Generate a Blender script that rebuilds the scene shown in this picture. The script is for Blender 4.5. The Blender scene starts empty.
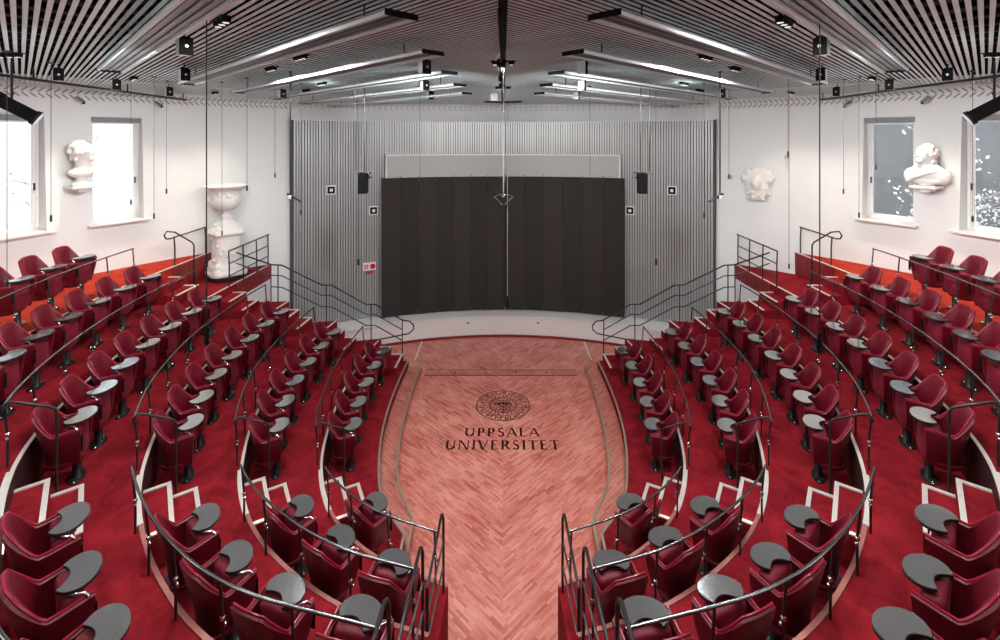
import bpy, bmesh, math, random
from mathutils import Vector, Matrix
random.seed(7)
SPOTK = 1.0
PI = math.pi
SC = bpy.context.scene
COL = SC.collection

# ------------------------------------------------------------------ camera numbers
FPX, CXP, HYP, ZC = 483.0, 503.0, 137.0, 5.75
def at(x, y, Y):
    """real point on the sight line of a picture point, at ground distance Y"""
    return Vector(((x-CXP)/FPX*Y, Y, ZC-(y-HYP)*Y/FPX))
CEIL = 6.75
RC, RR = 5.3, 9.5            # centre and radius of the round hall
LEAN = 0.045
def wall_r(z): return max(9.475, RR + LEAN*(z-3.2))
def FL(k): return .32 + .53*(k-1)

# ------------------------------------------------------------------ materials
MATS = {}
def nodes(name):
    m = bpy.data.materials.new(name); m.use_nodes = True
    nt = m.node_tree; b = nt.nodes['Principled BSDF']
    MATS[name] = m
    return m, nt, b
def N(nt, t, **kw):
    n = nt.nodes.new(t)
    for k, v in kw.items(): setattr(n, k, v)
    return n
def simple(name, col, rough=.6, metal=0, noise=0, scale=20, bump=0, spec=None, sheen=0, emit=None, coat=0):
    m, nt, b = nodes(name)
    b.inputs['Roughness'].default_value = rough
    b.inputs['Metallic'].default_value = metal
    if spec is not None: b.inputs['Specular IOR Level'].default_value = spec
    if sheen:
        b.inputs['Sheen Weight'].default_value = sheen
        b.inputs['Sheen Roughness'].default_value = .4
        b.inputs['Sheen Tint'].default_value = (1, .35, .4, 1)
    if coat: b.inputs['Coat Weight'].default_value = coat
    if emit:
        b.inputs['Emission Color'].default_value = (*emit[0], 1); b.inputs['Emission Strength'].default_value = emit[1]
    tc = N(nt, 'ShaderNodeTexCoord')
    no = N(nt, 'ShaderNodeTexNoise'); no.inputs['Scale'].default_value = scale; no.inputs['Detail'].default_value = 6
    nt.links.new(tc.outputs['Object'], no.inputs['Vector'])
    mx = N(nt, 'ShaderNodeMix', data_type='RGBA')
    lo = [c*(1-noise) for c in col]; hi = [min(1, c*(1+noise)) for c in col]
    mx.inputs['A'].default_value = (*lo, 1); mx.inputs['B'].default_value = (*hi, 1)
    nt.links.new(no.outputs['Fac'], mx.inputs['Factor'])
    nt.links.new(mx.outputs['Result'], b.inputs['Base Color'])
    if bump:
        bp = N(nt, 'ShaderNodeBump'); bp.inputs['Strength'].default_value = bump; bp.inputs['Distance'].default_value = .01
        nt.links.new(no.outputs['Fac'], bp.inputs['Height']); nt.links.new(bp.outputs['Normal'], b.inputs['Normal'])
    return m

simple('plaster', (.77, .79, .80), .8, noise=.03, scale=3, bump=.05)
simple('white_paint', (.82, .82, .82), .5, noise=.02, scale=5)
simple('white_gloss', (.80, .80, .80), .25, noise=.02, scale=5)
simple('marble', (.80, .79, .77), .55, noise=.06, scale=8, bump=.15)
simple('black_metal', (.012, .012, .013), .35, noise=.2)
simple('black_matt', (.004, .004, .004), .8, noise=.2, spec=.15)
simple('rail_metal', (.24, .245, .25), .24, metal=1, noise=.15, scale=6)
simple('chrome', (.7, .7, .7), .2, metal=1, noise=.05)
simple('steel_nosing', (.74, .71, .66), .4, metal=.3, noise=.12, scale=12)
simple('nosing_pink_reflect', (.42, .16, .14), .45, metal=.2, noise=.15, scale=12)  # metal nosing with its pink reflection painted into the colour
simple('brass', (.45, .43, .33), .4, metal=.6, noise=.2, scale=10)
simple('velvet', (.120, .002, .011), .42, noise=.35, scale=9, bump=.12, sheen=.04)
simple('velvet_pad', (.165, .003, .018), .55, noise=.45, scale=7, bump=.15, sheen=.05)
simple('piping', (.32, .008, .035), .28, noise=.1, scale=9, sheen=.1)  # seam piping, brightened by the rim highlight put into its colour
simple('tablet', (.38, .39, .40), .13, metal=.82, noise=.04, scale=14)
simple('tablet_edge', (.01, .01, .01), .4)
simple('curtain', (.022, .017, .016), .85, noise=.15, scale=5, sheen=.05)
simple('curtain_b', (.028, .022, .021), .85, noise=.15, scale=5, sheen=.05)
simple('rib_metal', (.42, .43, .435), .35, metal=.25, noise=.10, scale=1.2)
simple('rib_gap', (.06, .06, .06), .7, noise=.2)
simple('recess_grey', (.45, .455, .46), .7, noise=.05)
simple('slat', (.70, .91, .93), .38, metal=.1, noise=.12, scale=4)
simple('plenum', (.02, .021, .023), .8, noise=.3, scale=2)
simple('fixture_white', (.68, .77, .78), .3, noise=.03)
simple('fixture_grey', (.36, .35, .35), .35, metal=.2, noise=.05)
simple('fixture_dark', (.13, .15, .15), .35, metal=.2, noise=.05)
simple('ink', (.012, .004, .004), .35, noise=.3, scale=30)
simple('red_enamel', (.6, .01, .02), .3, noise=.05)
simple('riser_dark', (.030, .004, .005), .6, noise=.3, scale=6)
simple('fascia_red', (.22, .012, .018), .45, noise=.3, scale=6)
simple('lens', (.5, .5, .5), .2)
simple('lamp_glow', (.9, .9, .9), .3, emit=((1, .95, .88), .6))
simple('step_glow', (.9, .9, .9), .3, emit=((1, .93, .82), 1.2))
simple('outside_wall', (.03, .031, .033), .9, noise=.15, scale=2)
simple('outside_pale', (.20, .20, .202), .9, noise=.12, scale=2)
simple('leaf_pale', (.3, .3, .3), .8, noise=.1)
simple('branch_grey', (.12, .12, .12), .9, noise=.2)
simple('outside_ground', (.8, .82, .82), .9, noise=.2)  # ground kept bright to bounce daylight up onto the ceiling
simple('blind_grey', (.25, .26, .28), .7, noise=.1)

def carpet(name='carpet', lo=(.095, .0030, .007, 1), hi=(.31, .016, .025, 1)):
    m, nt, b = nodes(name)
    b.inputs['Roughness'].default_value = .95
    b.inputs['Specular IOR Level'].default_value = .1
    tc = N(nt, 'ShaderNodeTexCoord')
    n1 = N(nt, 'ShaderNodeTexNoise'); n1.inputs['Scale'].default_value = 90; n1.inputs['Detail'].default_value = 3
    n2 = N(nt, 'ShaderNodeTexNoise'); n2.inputs['Scale'].default_value = 2.3; n2.inputs['Detail'].default_value = 8; n2.inputs['Roughness'].default_value = .68
    n2.inputs['Distortion'].default_value = .8
    nt.links.new(tc.outputs['Object'], n1.inputs['Vector']); nt.links.new(tc.outputs['Object'], n2.inputs['Vector'])
    ad = N(nt, 'ShaderNodeMath', operation='MULTIPLY_ADD'); ad.inputs[1].default_value = .35
    nt.links.new(n1.outputs['Fac'], ad.inputs[0]); nt.links.new(n2.outputs['Fac'], ad.inputs[2])
    cr = N(nt, 'ShaderNodeValToRGB')
    cr.color_ramp.elements[0].position = .42; cr.color_ramp.elements[0].color = lo
    cr.color_ramp.elements[1].position = .86; cr.color_ramp.elements[1].color = hi
    nt.links.new(ad.outputs[0], cr.inputs[0]); nt.links.new(cr.outputs[0], b.inputs['Base Color'])
    bp = N(nt, 'ShaderNodeBump'); bp.inputs['Strength'].default_value = .3; bp.inputs['Distance'].default_value = .01
    nt.links.new(n1.outputs['Fac'], bp.inputs['Height']); nt.links.new(bp.outputs['Normal'], b.inputs['Normal'])
carpet()
carpet('carpet_top_lit', (.26, .012, .006, 1), (.50, .050, .026, 1))  # top-tier carpet with warm bright light put into its colour

def parquet(name, w=.034, LB=.21, dark=1.0):
    m, nt, b = nodes(name)
    L = nt.links.new
    def M(op, a, c=None, d=None):
        x = N(nt, 'ShaderNodeMath', operation=op)
        for i, v in enumerate((a, c, d)):
            if v is None: continue
            if isinstance(v, (int, float)): x.inputs[i].default_value = v
            else: L(v, x.inputs[i])
        return x.outputs[0]
    tc = N(nt, 'ShaderNodeTexCoord')
    sp = N(nt, 'ShaderNodeSeparateXYZ'); L(tc.outputs['Object'], sp.inputs[0])
    aX = M('ABSOLUTE', sp.outputs[0]); Y = sp.outputs[1]
    al = M('MULTIPLY', M('ADD', aX, Y), .70711/LB); ac = M('MULTIPLY', M('SUBTRACT', Y, aX), .70711/w)
    row = M('FLOOR', ac); side = M('SIGN', sp.outputs[0])
    c1 = N(nt, 'ShaderNodeCombineXYZ'); L(row, c1.inputs[0]); L(side, c1.inputs[1])
    w1 = N(nt, 'ShaderNodeTexWhiteNoise', noise_dimensions='2D'); L(c1.outputs[0], w1.inputs['Vector'])
    al2 = M('ADD', al, w1.outputs['Value']); blk = M('FLOOR', al2)
    c2 = N(nt, 'ShaderNodeCombineXYZ'); L(row, c2.inputs[0]); L(blk, c2.inputs[1]); L(side, c2.inputs[2])
    wn = N(nt, 'ShaderNodeTexWhiteNoise', noise_dimensions='3D'); L(c2.outputs[0], wn.inputs['Vector'])
    fr = M('SUBTRACT', ac, row); fb = M('SUBTRACT', al2, blk)
    gap = M('MAXIMUM', M('LESS_THAN', fr, .05), M('LESS_THAN', fb, .012))
    cg = N(nt, 'ShaderNodeCombineXYZ'); L(M('MULTIPLY', al, .8), cg.inputs[0]); L(M('MULTIPLY', ac, 1.3), cg.inputs[1]); L(wn.outputs['Value'], cg.inputs[2])
    no = N(nt, 'ShaderNodeTexNoise'); no.inputs['Scale'].default_value = 2.5; no.inputs['Detail'].default_value = 5; L(cg.outputs[0], no.inputs['Vector'])
    n2 = N(nt, 'ShaderNodeTexNoise'); n2.inputs['Scale'].default_value = 1.6; n2.inputs['Detail'].default_value = 6; L(tc.outputs['Object'], n2.inputs['Vector'])
    wp = M('POWER', wn.outputs['Value'], .6)
    v = M('ADD', M('MULTIPLY', wp, .30), M('ADD', M('MULTIPLY', no.outputs['Fac'], .30), M('MULTIPLY', n2.outputs['Fac'], .52)))
    cr = N(nt, 'ShaderNodeValToRGB')
    e = cr.color_ramp.elements
    e[0].position = .25; e[0].color = (.22*dark, .028*dark, .020*dark, 1)
    e[1].position = .95; e[1].color = (.86*dark, .42*dark, .35*dark, 1)
    e2 = e.new(.50); e2.color = (.56*dark, .16*dark, .125*dark, 1)
    L(v, cr.inputs[0])
    mx = N(nt, 'ShaderNodeMix', data_type='RGBA'); mx.inputs['B'].default_value = (.16*dark, .03, .02, 1)
    L(M('MULTIPLY', gap, .45), mx.inputs['Factor']); L(cr.outputs[0], mx.inputs['A'])
    L(mx.outputs['Result'], b.inputs['Base Color'])
    b.inputs['Roughness'].default_value = .38
    b.inputs['Specular IOR Level'].default_value = .5
parquet('parquet')
parquet('parquet_border', dark=.80)

def glass():
    m = bpy.data.materials.new('window_glass'); m.use_nodes = True; MATS['window_glass'] = m
    nt = m.node_tree; nt.nodes.clear()
    o = N(nt, 'ShaderNodeOutputMaterial'); t = N(nt, 'ShaderNodeBsdfTransparent'); g = N(nt, 'ShaderNodeBsdfGlossy')
    g.inputs['Roughness'].default_value = .05; t.inputs[0].default_value = (.93, .95, .96, 1)
    f = N(nt, 'ShaderNodeFresnel'); f.inputs[0].default_value = 1.45
    x = N(nt, 'ShaderNodeMixShader'); nt.links.new(f.outputs[0], x.inputs[0]); nt.links.new(t.outputs[0], x.inputs[1]); nt.links.new(g.outputs[0], x.inputs[2])
    nt.links.new(x.outputs[0], o.inputs[0])
glass()

# ------------------------------------------------------------------ mesh helper
class MB:
    def __init__(s): s.v = []; s.f = []
    def poly(s, pts, faces):
        b = len(s.v); s.v += [tuple(p) for p in pts]; s.f += [tuple(b+i for i in f) for f in faces]; return s
    def box(s, c, d, M=None, rz=0):
        x, y, z = d[0]/2, d[1]/2, d[2]/2
        P = [Vector((sx*x, sy*y, sz*z)) for sz in (-1, 1) for sy in (-1, 1) for sx in (-1, 1)]
        R = M if M is not None else Matrix.Rotation(rz, 3, 'Z')
        P = [R @ p + Vector(c) for p in P]
        return s.poly(P, [(0, 2, 3, 1), (4, 5, 7, 6), (0, 1, 5, 4), (2, 6, 7, 3), (0, 4, 6, 2), (1, 3, 7, 5)])
    def prism(s, pts, z0, z1):
        n = len(pts)
        P = [(p[0], p[1], z0) for p in pts] + [(p[0], p[1], z1) for p in pts]
        F = [tuple(range(n-1, -1, -1)), tuple(range(n, 2*n))] + [(i, (i+1) % n, n+(i+1) % n, n+i) for i in range(n)]
        return s.poly(P, F)
    def tube(s, path, r, n=8, closed=False, cap=True):
        path = [Vector(p) for p in path]
        m = len(path); rad = r if isinstance(r, (list, tuple)) else [r]*m
        up = Vector((0, 0, 1)); base = len(s.v); rings = []
        prev = None
        for i, p in enumerate(path):
            if closed: t = path[(i+1) % m]-path[i-1]
            else: t = path[min(i+1, m-1)]-path[max(i-1, 0)]
            if t.length < 1e-9: t = Vector((0, 0, 1))
            t.normalize()
            if prev is None:
                a = up if abs(t.dot(up)) < .9 else Vector((1, 0, 0))
                u = t.cross(a).normalized()
            else:
                u = prev - t*prev.dot(t)
                u = u.normalized() if u.length > 1e-6 else t.orthogonal().normalized()
            prev = u; w = t.cross(u)
            rings.append(len(s.v))
            for k in range(n):
                a = 2*PI*k/n
                s.v.append(tuple(p + (u*math.cos(a)+w*math.sin(a))*rad[i]))
        for i in range(m if closed else m-1):
            a, b = rings[i], rings[(i+1) % m]
            for k in range(n): s.f.append((a+k, a+(k+1) % n, b+(k+1) % n, b+k))
        if cap and not closed:
            s.f.append(tuple(rings[0]+k for k in range(n-1, -1, -1))); s.f.append(tuple(rings[-1]+k for k in range(n)))
        return s
    def lathe(s, prof, c=(0, 0, 0), n=24, mod=None, sx=1, sy=1):
        rings = []
        for (r, z) in prof:
            rings.append(len(s.v))
            for k in range(n):
                a = 2*PI*k/n; q = r*(mod(a, z) if mod else 1)
                s.v.append((c[0]+q*math.cos(a)*sx, c[1]+q*math.sin(a)*sy, c[2]+z))
        for a, b in zip(rings, rings[1:]):
            for k in range(n): s.f.append((a+k, a+(k+1) % n, b+(k+1) % n, b+k))
        s.f.append(tuple(rings[0]+k for k in range(n-1, -1, -1))); s.f.append(tuple(rings[-1]+k for k in range(n)))
        return s
    def ball(s, c, r, n=10, M=None):
        r = (r, r, r) if isinstance(r, (int, float)) else r
        b = len(s.v); R = M if M is not None else Matrix.Identity(3)
        for i in range(1, n//2+1):
            th = PI*i/(n//2+1)
            for k in range(n):
                ph = 2*PI*k/n
                s.v.append(tuple(Vector(c)+R @ Vector((r[0]*math.sin(th)*math.cos(ph), r[1]*math.sin(th)*math.sin(ph), r[2]*math.cos(th)))))
        t = len(s.v); s.v.append(tuple(Vector(c)+R @ Vector((0, 0, r[2])))); s.v.append(tuple(Vector(c)+R @ Vector((0, 0, -r[2]))))
        h = n//2
        for k in range(n):
            s.f.append((t, b+k, b+(k+1) % n)); s.f.append((t+1, b+(h-1)*n+(k+1) % n, b+(h-1)*n+k))
            for i in range(h-1): s.f.append((b+i*n+k, b+(i+1)*n+k, b+(i+1)*n+(k+1) % n, b+i*n+(k+1) % n))
        return s
    def xf(s, M):
        s.v = [tuple(M @ Vector(p)) for p in s.v]; return s
    def mirror(s, sx):
        if sx < 0: return s
        s.v = [(-x, y, z) for x, y, z in s.v]; return s
    def mesh(s, name, mat, smooth=False, recalc=True):
        me = bpy.data.meshes.new(name); me.from_pydata(s.v, [], s.f)
        if recalc:
            bm = bmesh.new(); bm.from_mesh(me); bmesh.ops.recalc_face_normals(bm, faces=bm.faces); bm.to_mesh(me); bm.free()
        me.materials.append(MATS[mat] if isinstance(mat, str) else mat)
        if smooth:
            me.polygons.foreach_set('use_smooth', [True]*len(me.polygons))
            try: me.set_sharp_from_angle(angle=math.radians(50))
            except Exception: pass
        me.update(); return me
    def build(s, name, mat, parent=None, smooth=False, recalc=True, loc=None):
        o = bpy.data.objects.new(name, s.mesh(name, mat, smooth, recalc)); COL.objects.link(o)
        if parent is not None:
            o.parent = parent
        if loc is not None: o.location = loc
        return o
def rebase(o, p):
    """put the origin of a top-level mesh at p"""
    p = Vector(p); o.data.transform(Matrix.Translation(-p)); o.location = p; return o
def thing(name, label, cat, loc=(0, 0, 0), rz=0, group=None):
    o = bpy.data.objects.new(name, None); COL.objects.link(o); o.location = loc; o.rotation_euler = (0, 0, rz)
    o.empty_display_size = .1
    o['label'] = label; o['category'] = cat
    if group: o['group'] = group
    return o
def tag(o, label, cat, group=None):
    o['label'] = label; o['category'] = cat
    if group: o['group'] = group
    return o
def struct(mb, name, mat, parent=None, smooth=False, label=None):
    o = mb.build(name, mat, parent, smooth)
    if parent is None: o['kind'] = 'structure'
    if label: o['label'] = label
    return o
def copy_tree(o, parent=None):
    c = o.copy(); COL.objects.link(c); c.parent = parent
    for ch in o.children: copy_tree(ch, c)
    return c
SIDE = {-1: 'left', 1: 'right'}
def mx(p, sx): return (p[0]*(-sx), *p[1:])      # left-half point to the chosen half

# ------------------------------------------------------------------ curves of the tier edges (left half)
class Curve:
    def __init__(s, pts, step=.04):
        P = [Vector(p) for p in pts]; P = [2*P[0]-P[1]] + P + [2*P[-1]-P[-2]]
        out = []
        for i in range(1, len(P)-2):
            for q in range(24):
                t = q/24
                a, b, c, d = P[i-1:i+3]
                out.append(.5*((2*b)+(c-a)*t+(2*a-5*b+4*c-d)*t*t+(-a+3*b-3*c+d)*t**3))
        out.append(P[-2]); s.p = out
        for _ in range(20): s.p = [s.p[0]]+[(s.p[i-1]+s.p[i]*2+s.p[i+1])/4 for i in range(1, len(s.p)-1)]+[s.p[-1]]
        s.s = [0]
        for a, b in zip(s.p, s.p[1:]): s.s.append(s.s[-1]+(b-a).length)
        s.L = s.s[-1]
    def pt(s, u):
        if u <= 0: return s.p[0]+(s.p[0]-s.p[1]).normalized()*(-u)
        if u >= s.L: return s.p[-1]+(s.p[-1]-s.p[-2]).normalized()*(u-s.L)
        import bisect
        i = bisect.bisect_right(s.s, u)-1; i = min(i, len(s.p)-2)
        return s.p[i].lerp(s.p[i+1], (u-s.s[i])/(s.s[i+1]-s.s[i]))
    def tan(s, u): return (s.pt(u+.06)-s.pt(u-.06)).normalized()
    def nin(s, u):
        t = s.tan(u); return Vector((-t.y, t.x))     # into the room
    def near(s, q):
        q = Vector(q); best = min(range(len(s.p)), key=lambda i: (s.p[i]-q).length); return s.s[best]
    def off(s, u, d): return s.pt(u)+s.nin(u)*d
    def sample(s, a, b, step=.12, d=0):
        n = max(2, int(abs(b-a)/step)+1); return [s.off(a+(b-a)*i/(n-1), d) for i in range(n)]
EDGE = {
 1: Curve([(-2.96, 11.75), (-3.06, 11.0), (-3.09, 10.0), (-3.04, 9.0), (-2.92, 8.1), (-2.68, 7.15), (-2.2, 6.26), (-1.46, 5.63), (-.6, 5.28)]),
 2: Curve([(-3.95, 11.5), (-4.05, 10.7), (-4.08, 9.8), (-4.05, 8.8), (-3.94, 7.9), (-3.69, 7.0), (-3.28, 6.07), (-2.62, 5.24), (-1.6, 4.55), (-.65, 4.24)]),
 3: Curve([(-5.0, 11.3), (-5.07, 10.5), (-5.09, 9.6), (-5.03, 8.7), (-4.93, 7.8), (-4.74, 7.0), (-4.44, 6.15), (-3.88, 5.16), (-3.02, 4.24), (-2.0, 3.57), (-.7, 3.22)]),
 4: Curve([(-6.03, 12.55), (-6.04, 11.5), (-6.06, 10.3), (-6.06, 9.3), (-5.98, 8.3), (-5.82, 7.3), (-5.55, 6.3), (-5.2, 5.4), (-4.8, 4.72), (-4.15, 3.98), (-3.1, 2.98), (-2.2, 2.48), (-.75, 2.2)]),
 5: Curve([(-7.05, 11.68), (-7.05, 10.5), (-7.04, 9.4), (-6.97, 8.4), (-6.8, 7.3), (-6.55, 6.3), (-6.15, 5.3), (-5.6, 4.2), (-4.9, 3.2), (-3.9, 2.2), (-2.6, 1.5), (-.8, 1.2)]),
}
AISLE = {1: (-2.62, 7.12), 2: (-3.43, 6.33), 3: (-4.12, 5.5), 4: (-4.86, 4.76), 5: (-5.6, 4.15)}
SF = {k: EDGE[k].near(AISLE[k]) for k in EDGE}
AW = .88
COR = {1: -.6, 2: -.65, 3: -.7, 4: -.75, 5: -.8}

OUTER = Curve([(-2.29, 11.72), (-2.31, 10.8), (-2.29, 9.79), (-2.2, 8.8), (-2.02, 7.9), (-1.78, 7.2), (-1.34, 6.60)])
INNER = Curve([(-1.98, 11.8), (-2.0, 10.9), (-1.98, 10.1), (-1.93, 9.3), (-1.82, 8.4), (-1.66, 7.75), (-1.30, 7.05)])

# ------------------------------------------------------------------ floor, tiers, steps
def circle_pts(r, a0, a1, n):
    return [(r*math.sin(math.radians(a0+(a1-a0)*i/n)), RC+r*math.cos(math.radians(a0+(a1-a0)*i/n))) for i in range(n+1)]
struct(MB().prism(circle_pts(9.9, -180, 180, 96)[:-1], -.12, 0), 'floor', 'parquet', label='herringbone parquet floor')

def tier_poly(k):
    """tier whose front edge is edge k, back edge is edge k+1 (k=5: the wall)"""
    E = EDGE[k]; a = [tuple(p) for p in E.sample(0, E.L, .12)]
    if k < 5:
        E2 = EDGE[k+1]; s0 = 0
        if k+1 == 4: s0 = E2.near((-6.04, 11.2))
        b = [tuple(p) for p in E2.sample(s0, E2.L, .12, d=-.03)][::-1]
        if k == 4:
            w = circle_pts(9.47, -47.5, -39.6, 8); w = [q for q in w if q[0] > -7.04]
            return a + b + w[:]
        return a + b
    w = circle_pts(9.47, -180, -48.0, 60)
    return a + [(-.8, -4.1)] + [q for q in w if q[0] < -.8]
for sx in (-1, 1):
    ol = [tuple(p) for p in OUTER.sample(0, OUTER.L, .15)]; il = [tuple(p) for p in INNER.sample(0, INNER.L, .15)]
    e1 = [tuple(p) for p in EDGE[1].sample(0, EDGE[1].near((-1.34, 5.58)), .15, d=-.03)]
    front = ol + [(-1.32, 6.1)] + e1[::-1]
    struct(MB().prism(front, 0, FL(1)).mirror(sx), 'seating_tier', 'carpet')
    bord = il + [(-1.28, 6.5), (-1.28, 5.9), (-1.33, 5.9)] + ol[::-1]
    struct(MB().prism(bord, 0, .16).mirror(sx), 'floor_border', 'parquet_border')
    for k in range(1, 6):
        struct(MB().prism(tier_poly(k), 0, FL(k+1)).mirror(sx), 'seating_tier', 'carpet' if k < 5 else 'carpet_top_lit')
    # metal nosings
    def strip(pts, z, w, h=.012, mat='steel_nosing', name='trim_1', inset=0):
        m = MB(); n = len(pts)
        P = []
        for i, p in enumerate(pts):
            t = (pts[min(i+1, n-1)]-pts[max(i-1, 0)]).normalized(); nn = Vector((-t.y, t.x))
            a = p+nn*inset; b = p-nn*(w-inset)
            P += [(a.x, a.y, z), (b.x, b.y, z), (b.x, b.y, z+h), (a.x, a.y, z+h)]
        F = [(0, 1, 2, 3), tuple(4*(n-1)+q for q in (3, 2, 1, 0))]
        for i in range(n-1):
            for q in range(4):
                F.append((4*i+q, 4*i+(q+1) % 4, 4*i+4+(q+1) % 4, 4*i+4+q))
        m.poly(P, F); return struct(m.mirror(sx), name, mat)
    for k in range(1, 6):
        E = EDGE[k]
        strip(E.sample(0, SF[k], .1), FL(k+1), .035, inset=.006)
        strip(E.sample(SF[k], SF[k]+AW, .1), FL(k+1), .06, inset=.008)
        strip(E.sample(SF[k]+AW, E.L, .1), FL(k+1), .04, inset=.006, mat='nosing_pink_reflect')
    strip(OUTER.sample(0, OUTER.L, .15)+[Vector((-1.32, 6.1))], FL(1), .035, mat='brass', inset=.006)
    strip(INNER.sample(0, INNER.L, .15)+[Vector((-1.28, 6.5))], .16, .035, mat='brass', inset=.006)
    # aisle steps (two between tiers) and stage-end steps
    def step(c, t, w, d0, d1, z0, z1, both=True, k=0):
        """block beside an edge: c edge point, t tangent, from inset d0 to d1"""
        t = Vector(t).normalized(); nn = Vector((-t.y, t.x))
        a = c; P = [a+nn*d0, a+t*w+nn*d0, a+t*w+nn*d1, a+nn*d1]
        o = struct(MB().prism(P, z0, z1).mirror(sx), 'aisle_step', 'carpet')
        m = MB()
        q = .045
        def bar(A, B):
            dd = (B-A); L = dd.length; ang = math.atan2(dd.y, dd.x); mid = (A+B)/2
            m.box((mid.x, mid.y, z1+.006), (L, q, .014), rz=ang)
        i = q/2
        bar(P[3]+t*0-nn*i, P[2]-nn*i)
        bar(P[0]+t*i, P[3]+t*i-nn*q)
        if both: bar(P[1]-t*i, P[2]-t*i-nn*q)
        struct(m.mirror(sx), 'trim_2', 'steel_nosing')
    for k in range(1, 6):
        E = EDGE[k]; u = SF[k]+.03; c = E.pt(u); t = E.pt(u+AW-.06)-c; w = t.length
        step(c, t, w, -.10, .27, FL(k)+.001, FL(k)+.353)
        step(c, t, w, .271, .53, FL(k)+.001, FL(k)+.177)
    far = {1: ((-3.03, 11.7), (-3.05, 11.0), .33, .62), 2: ((-4.03, 11.42), (-4.08, 10.75), .30, .58),
           3: ((-5.03, 11.25), (-5.07, 10.58), .30, .60), 4: ((-6.06, 10.85), (-6.06, 10.2), .30, .58), 5: ((-7.05, 10.2), (-7.03, 9.5), .32, .62)}
    for k, (a, b, d1, d2) in far.items():
        a = Vector(a); b = Vector(b); t = b-a
        step(a, t, t.length, -.04, d1, FL(k)+.001, FL(k)+.353, False)
        step(a, t, t.length, d1+.001, d2, FL(k)+.001, FL(k)+.177, False)
    for k in range(1, 6):
        E = EDGE[k]; m = MB(); u = E.near({1: (-3.05, 10.95), 2: (-4.08, 10.7), 3: (-5.07, 10.5), 4: (-6.06, 10.15), 5: (-7.03, 9.45)}[k]); z0, z1 = FL(k)+.002, FL(k+1)-.004
        while u < E.L-.1:
            c = E.off(u+.05, .006); t = E.tan(u+.05)
            m.box((c.x, c.y, (z0+z1)/2), (.094, .012, z1-z0), rz=math.atan2(t.y, t.x)); u += .10
        struct(m.mirror(sx), 'riser_cladding', 'riser_dark')
    # boarded faces of the two upper landings
    for k, s1, s0 in ((4, (-6.03, 12.5), (-6.06, 10.9)), (5, (-7.05, 11.6), (-7.05, 10.25))):
        m = MB(); E = EDGE[k]; u0, u1 = E.near(s1), E.near(s0); n = int(abs(u1-u0)/.09)
        z0, z1 = (FL(k)-.02, FL(k+1)-.01) if k == 5 else (FL(5)-.34, FL(5)-.01)
        for i in range(n):
            c = E.off(u0+(u1-u0)*(i+.5)/n, .026); t = E.tan(u0); ang = math.atan2(t.y, t.x)
            m.box((c.x, c.y, (z0+z1)/2), (.078, .022, z1-z0), rz=ang)
        struct(m.mirror(sx), 'trim_3', 'fascia_red')
        if k == 4: struct(MB().box((-6.02, 11.72, 1.05), (.03, 1.5, 2.08)).mirror(sx), 'wall_panel', 'plaster')
    # small inlaid strip on the floor beside the stage front
    struct(MB().box((-2.275, 13.05, .004), (.04, 1.2, .008)).mirror(sx), 'trim_4', 'steel_nosing')
    # step lights: small glowing slots low in the riser of each cross aisle
    for k in range(1, 5):
        E = EDGE[k]; u = SF[k]+AW+.05; c = E.off(u, .012); t = E.tan(u)
        o = MB().box((c.x, c.y, FL(k)+.36), (.10, .02, .03), rz=math.atan2(t.y, t.x)).mirror(sx).build('step_light', 'step_glow')
        rebase(o, (c.x*(-sx), c.y, FL(k)+.36))
        tag(o, 'small glowing step light in the riser above the %s row at the %s aisle' % (['front', 'second', 'third', 'fourth'][k-1], SIDE[sx]), 'step light', 'step lights along the aisles')
        li = bpy.data.lights.new('step_lamp', 'POINT'); li.energy = .18; li.color = (1, .85, .65); li.shadow_soft_size = .03
        lo = bpy.data.objects.new('step_lamp', li); COL.objects.link(lo); q = E.off(u-.12, .12); lo.location = (q.x*(-sx), q.y, FL(k)+.42)

# stage front: white curved plinth below the curtain
def arc_wall(r0, r1, z0, z1, a0, a1, n):
    o = circle_pts(r1, a0, a1, n); i = circle_pts(r0, a0, a1, n)
    return MB().prism(o+i[::-1], z0, z1)
struct(arc_wall(8.62, 9.44, 0, .56, -36.5, 36.5, 48), 'stage_plinth', 'white_gloss')
struct(arc_wall(8.58, 8.72, .56, .60, -36.5, 36.5, 48), 'trim_5', 'white_gloss')
struct(arc_wall(8.585, 8.62, .0, .06, -36.5, 36.5, 48), 'baseboard_front', 'fascia_red')
for x in (-1.0, 1.0):
    y = RC+math.sqrt(8.62**2-x*x)-.015
    o = MB().box((0, 0, 0), (.06, .04, .03)).build('wall_socket', 'black_metal'); o.location = (x, y, .42)
    tag(o, 'tiny black socket in the white stage front, %s of the curtain seam' % ('left' if x < 0 else 'right'), 'socket')

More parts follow.
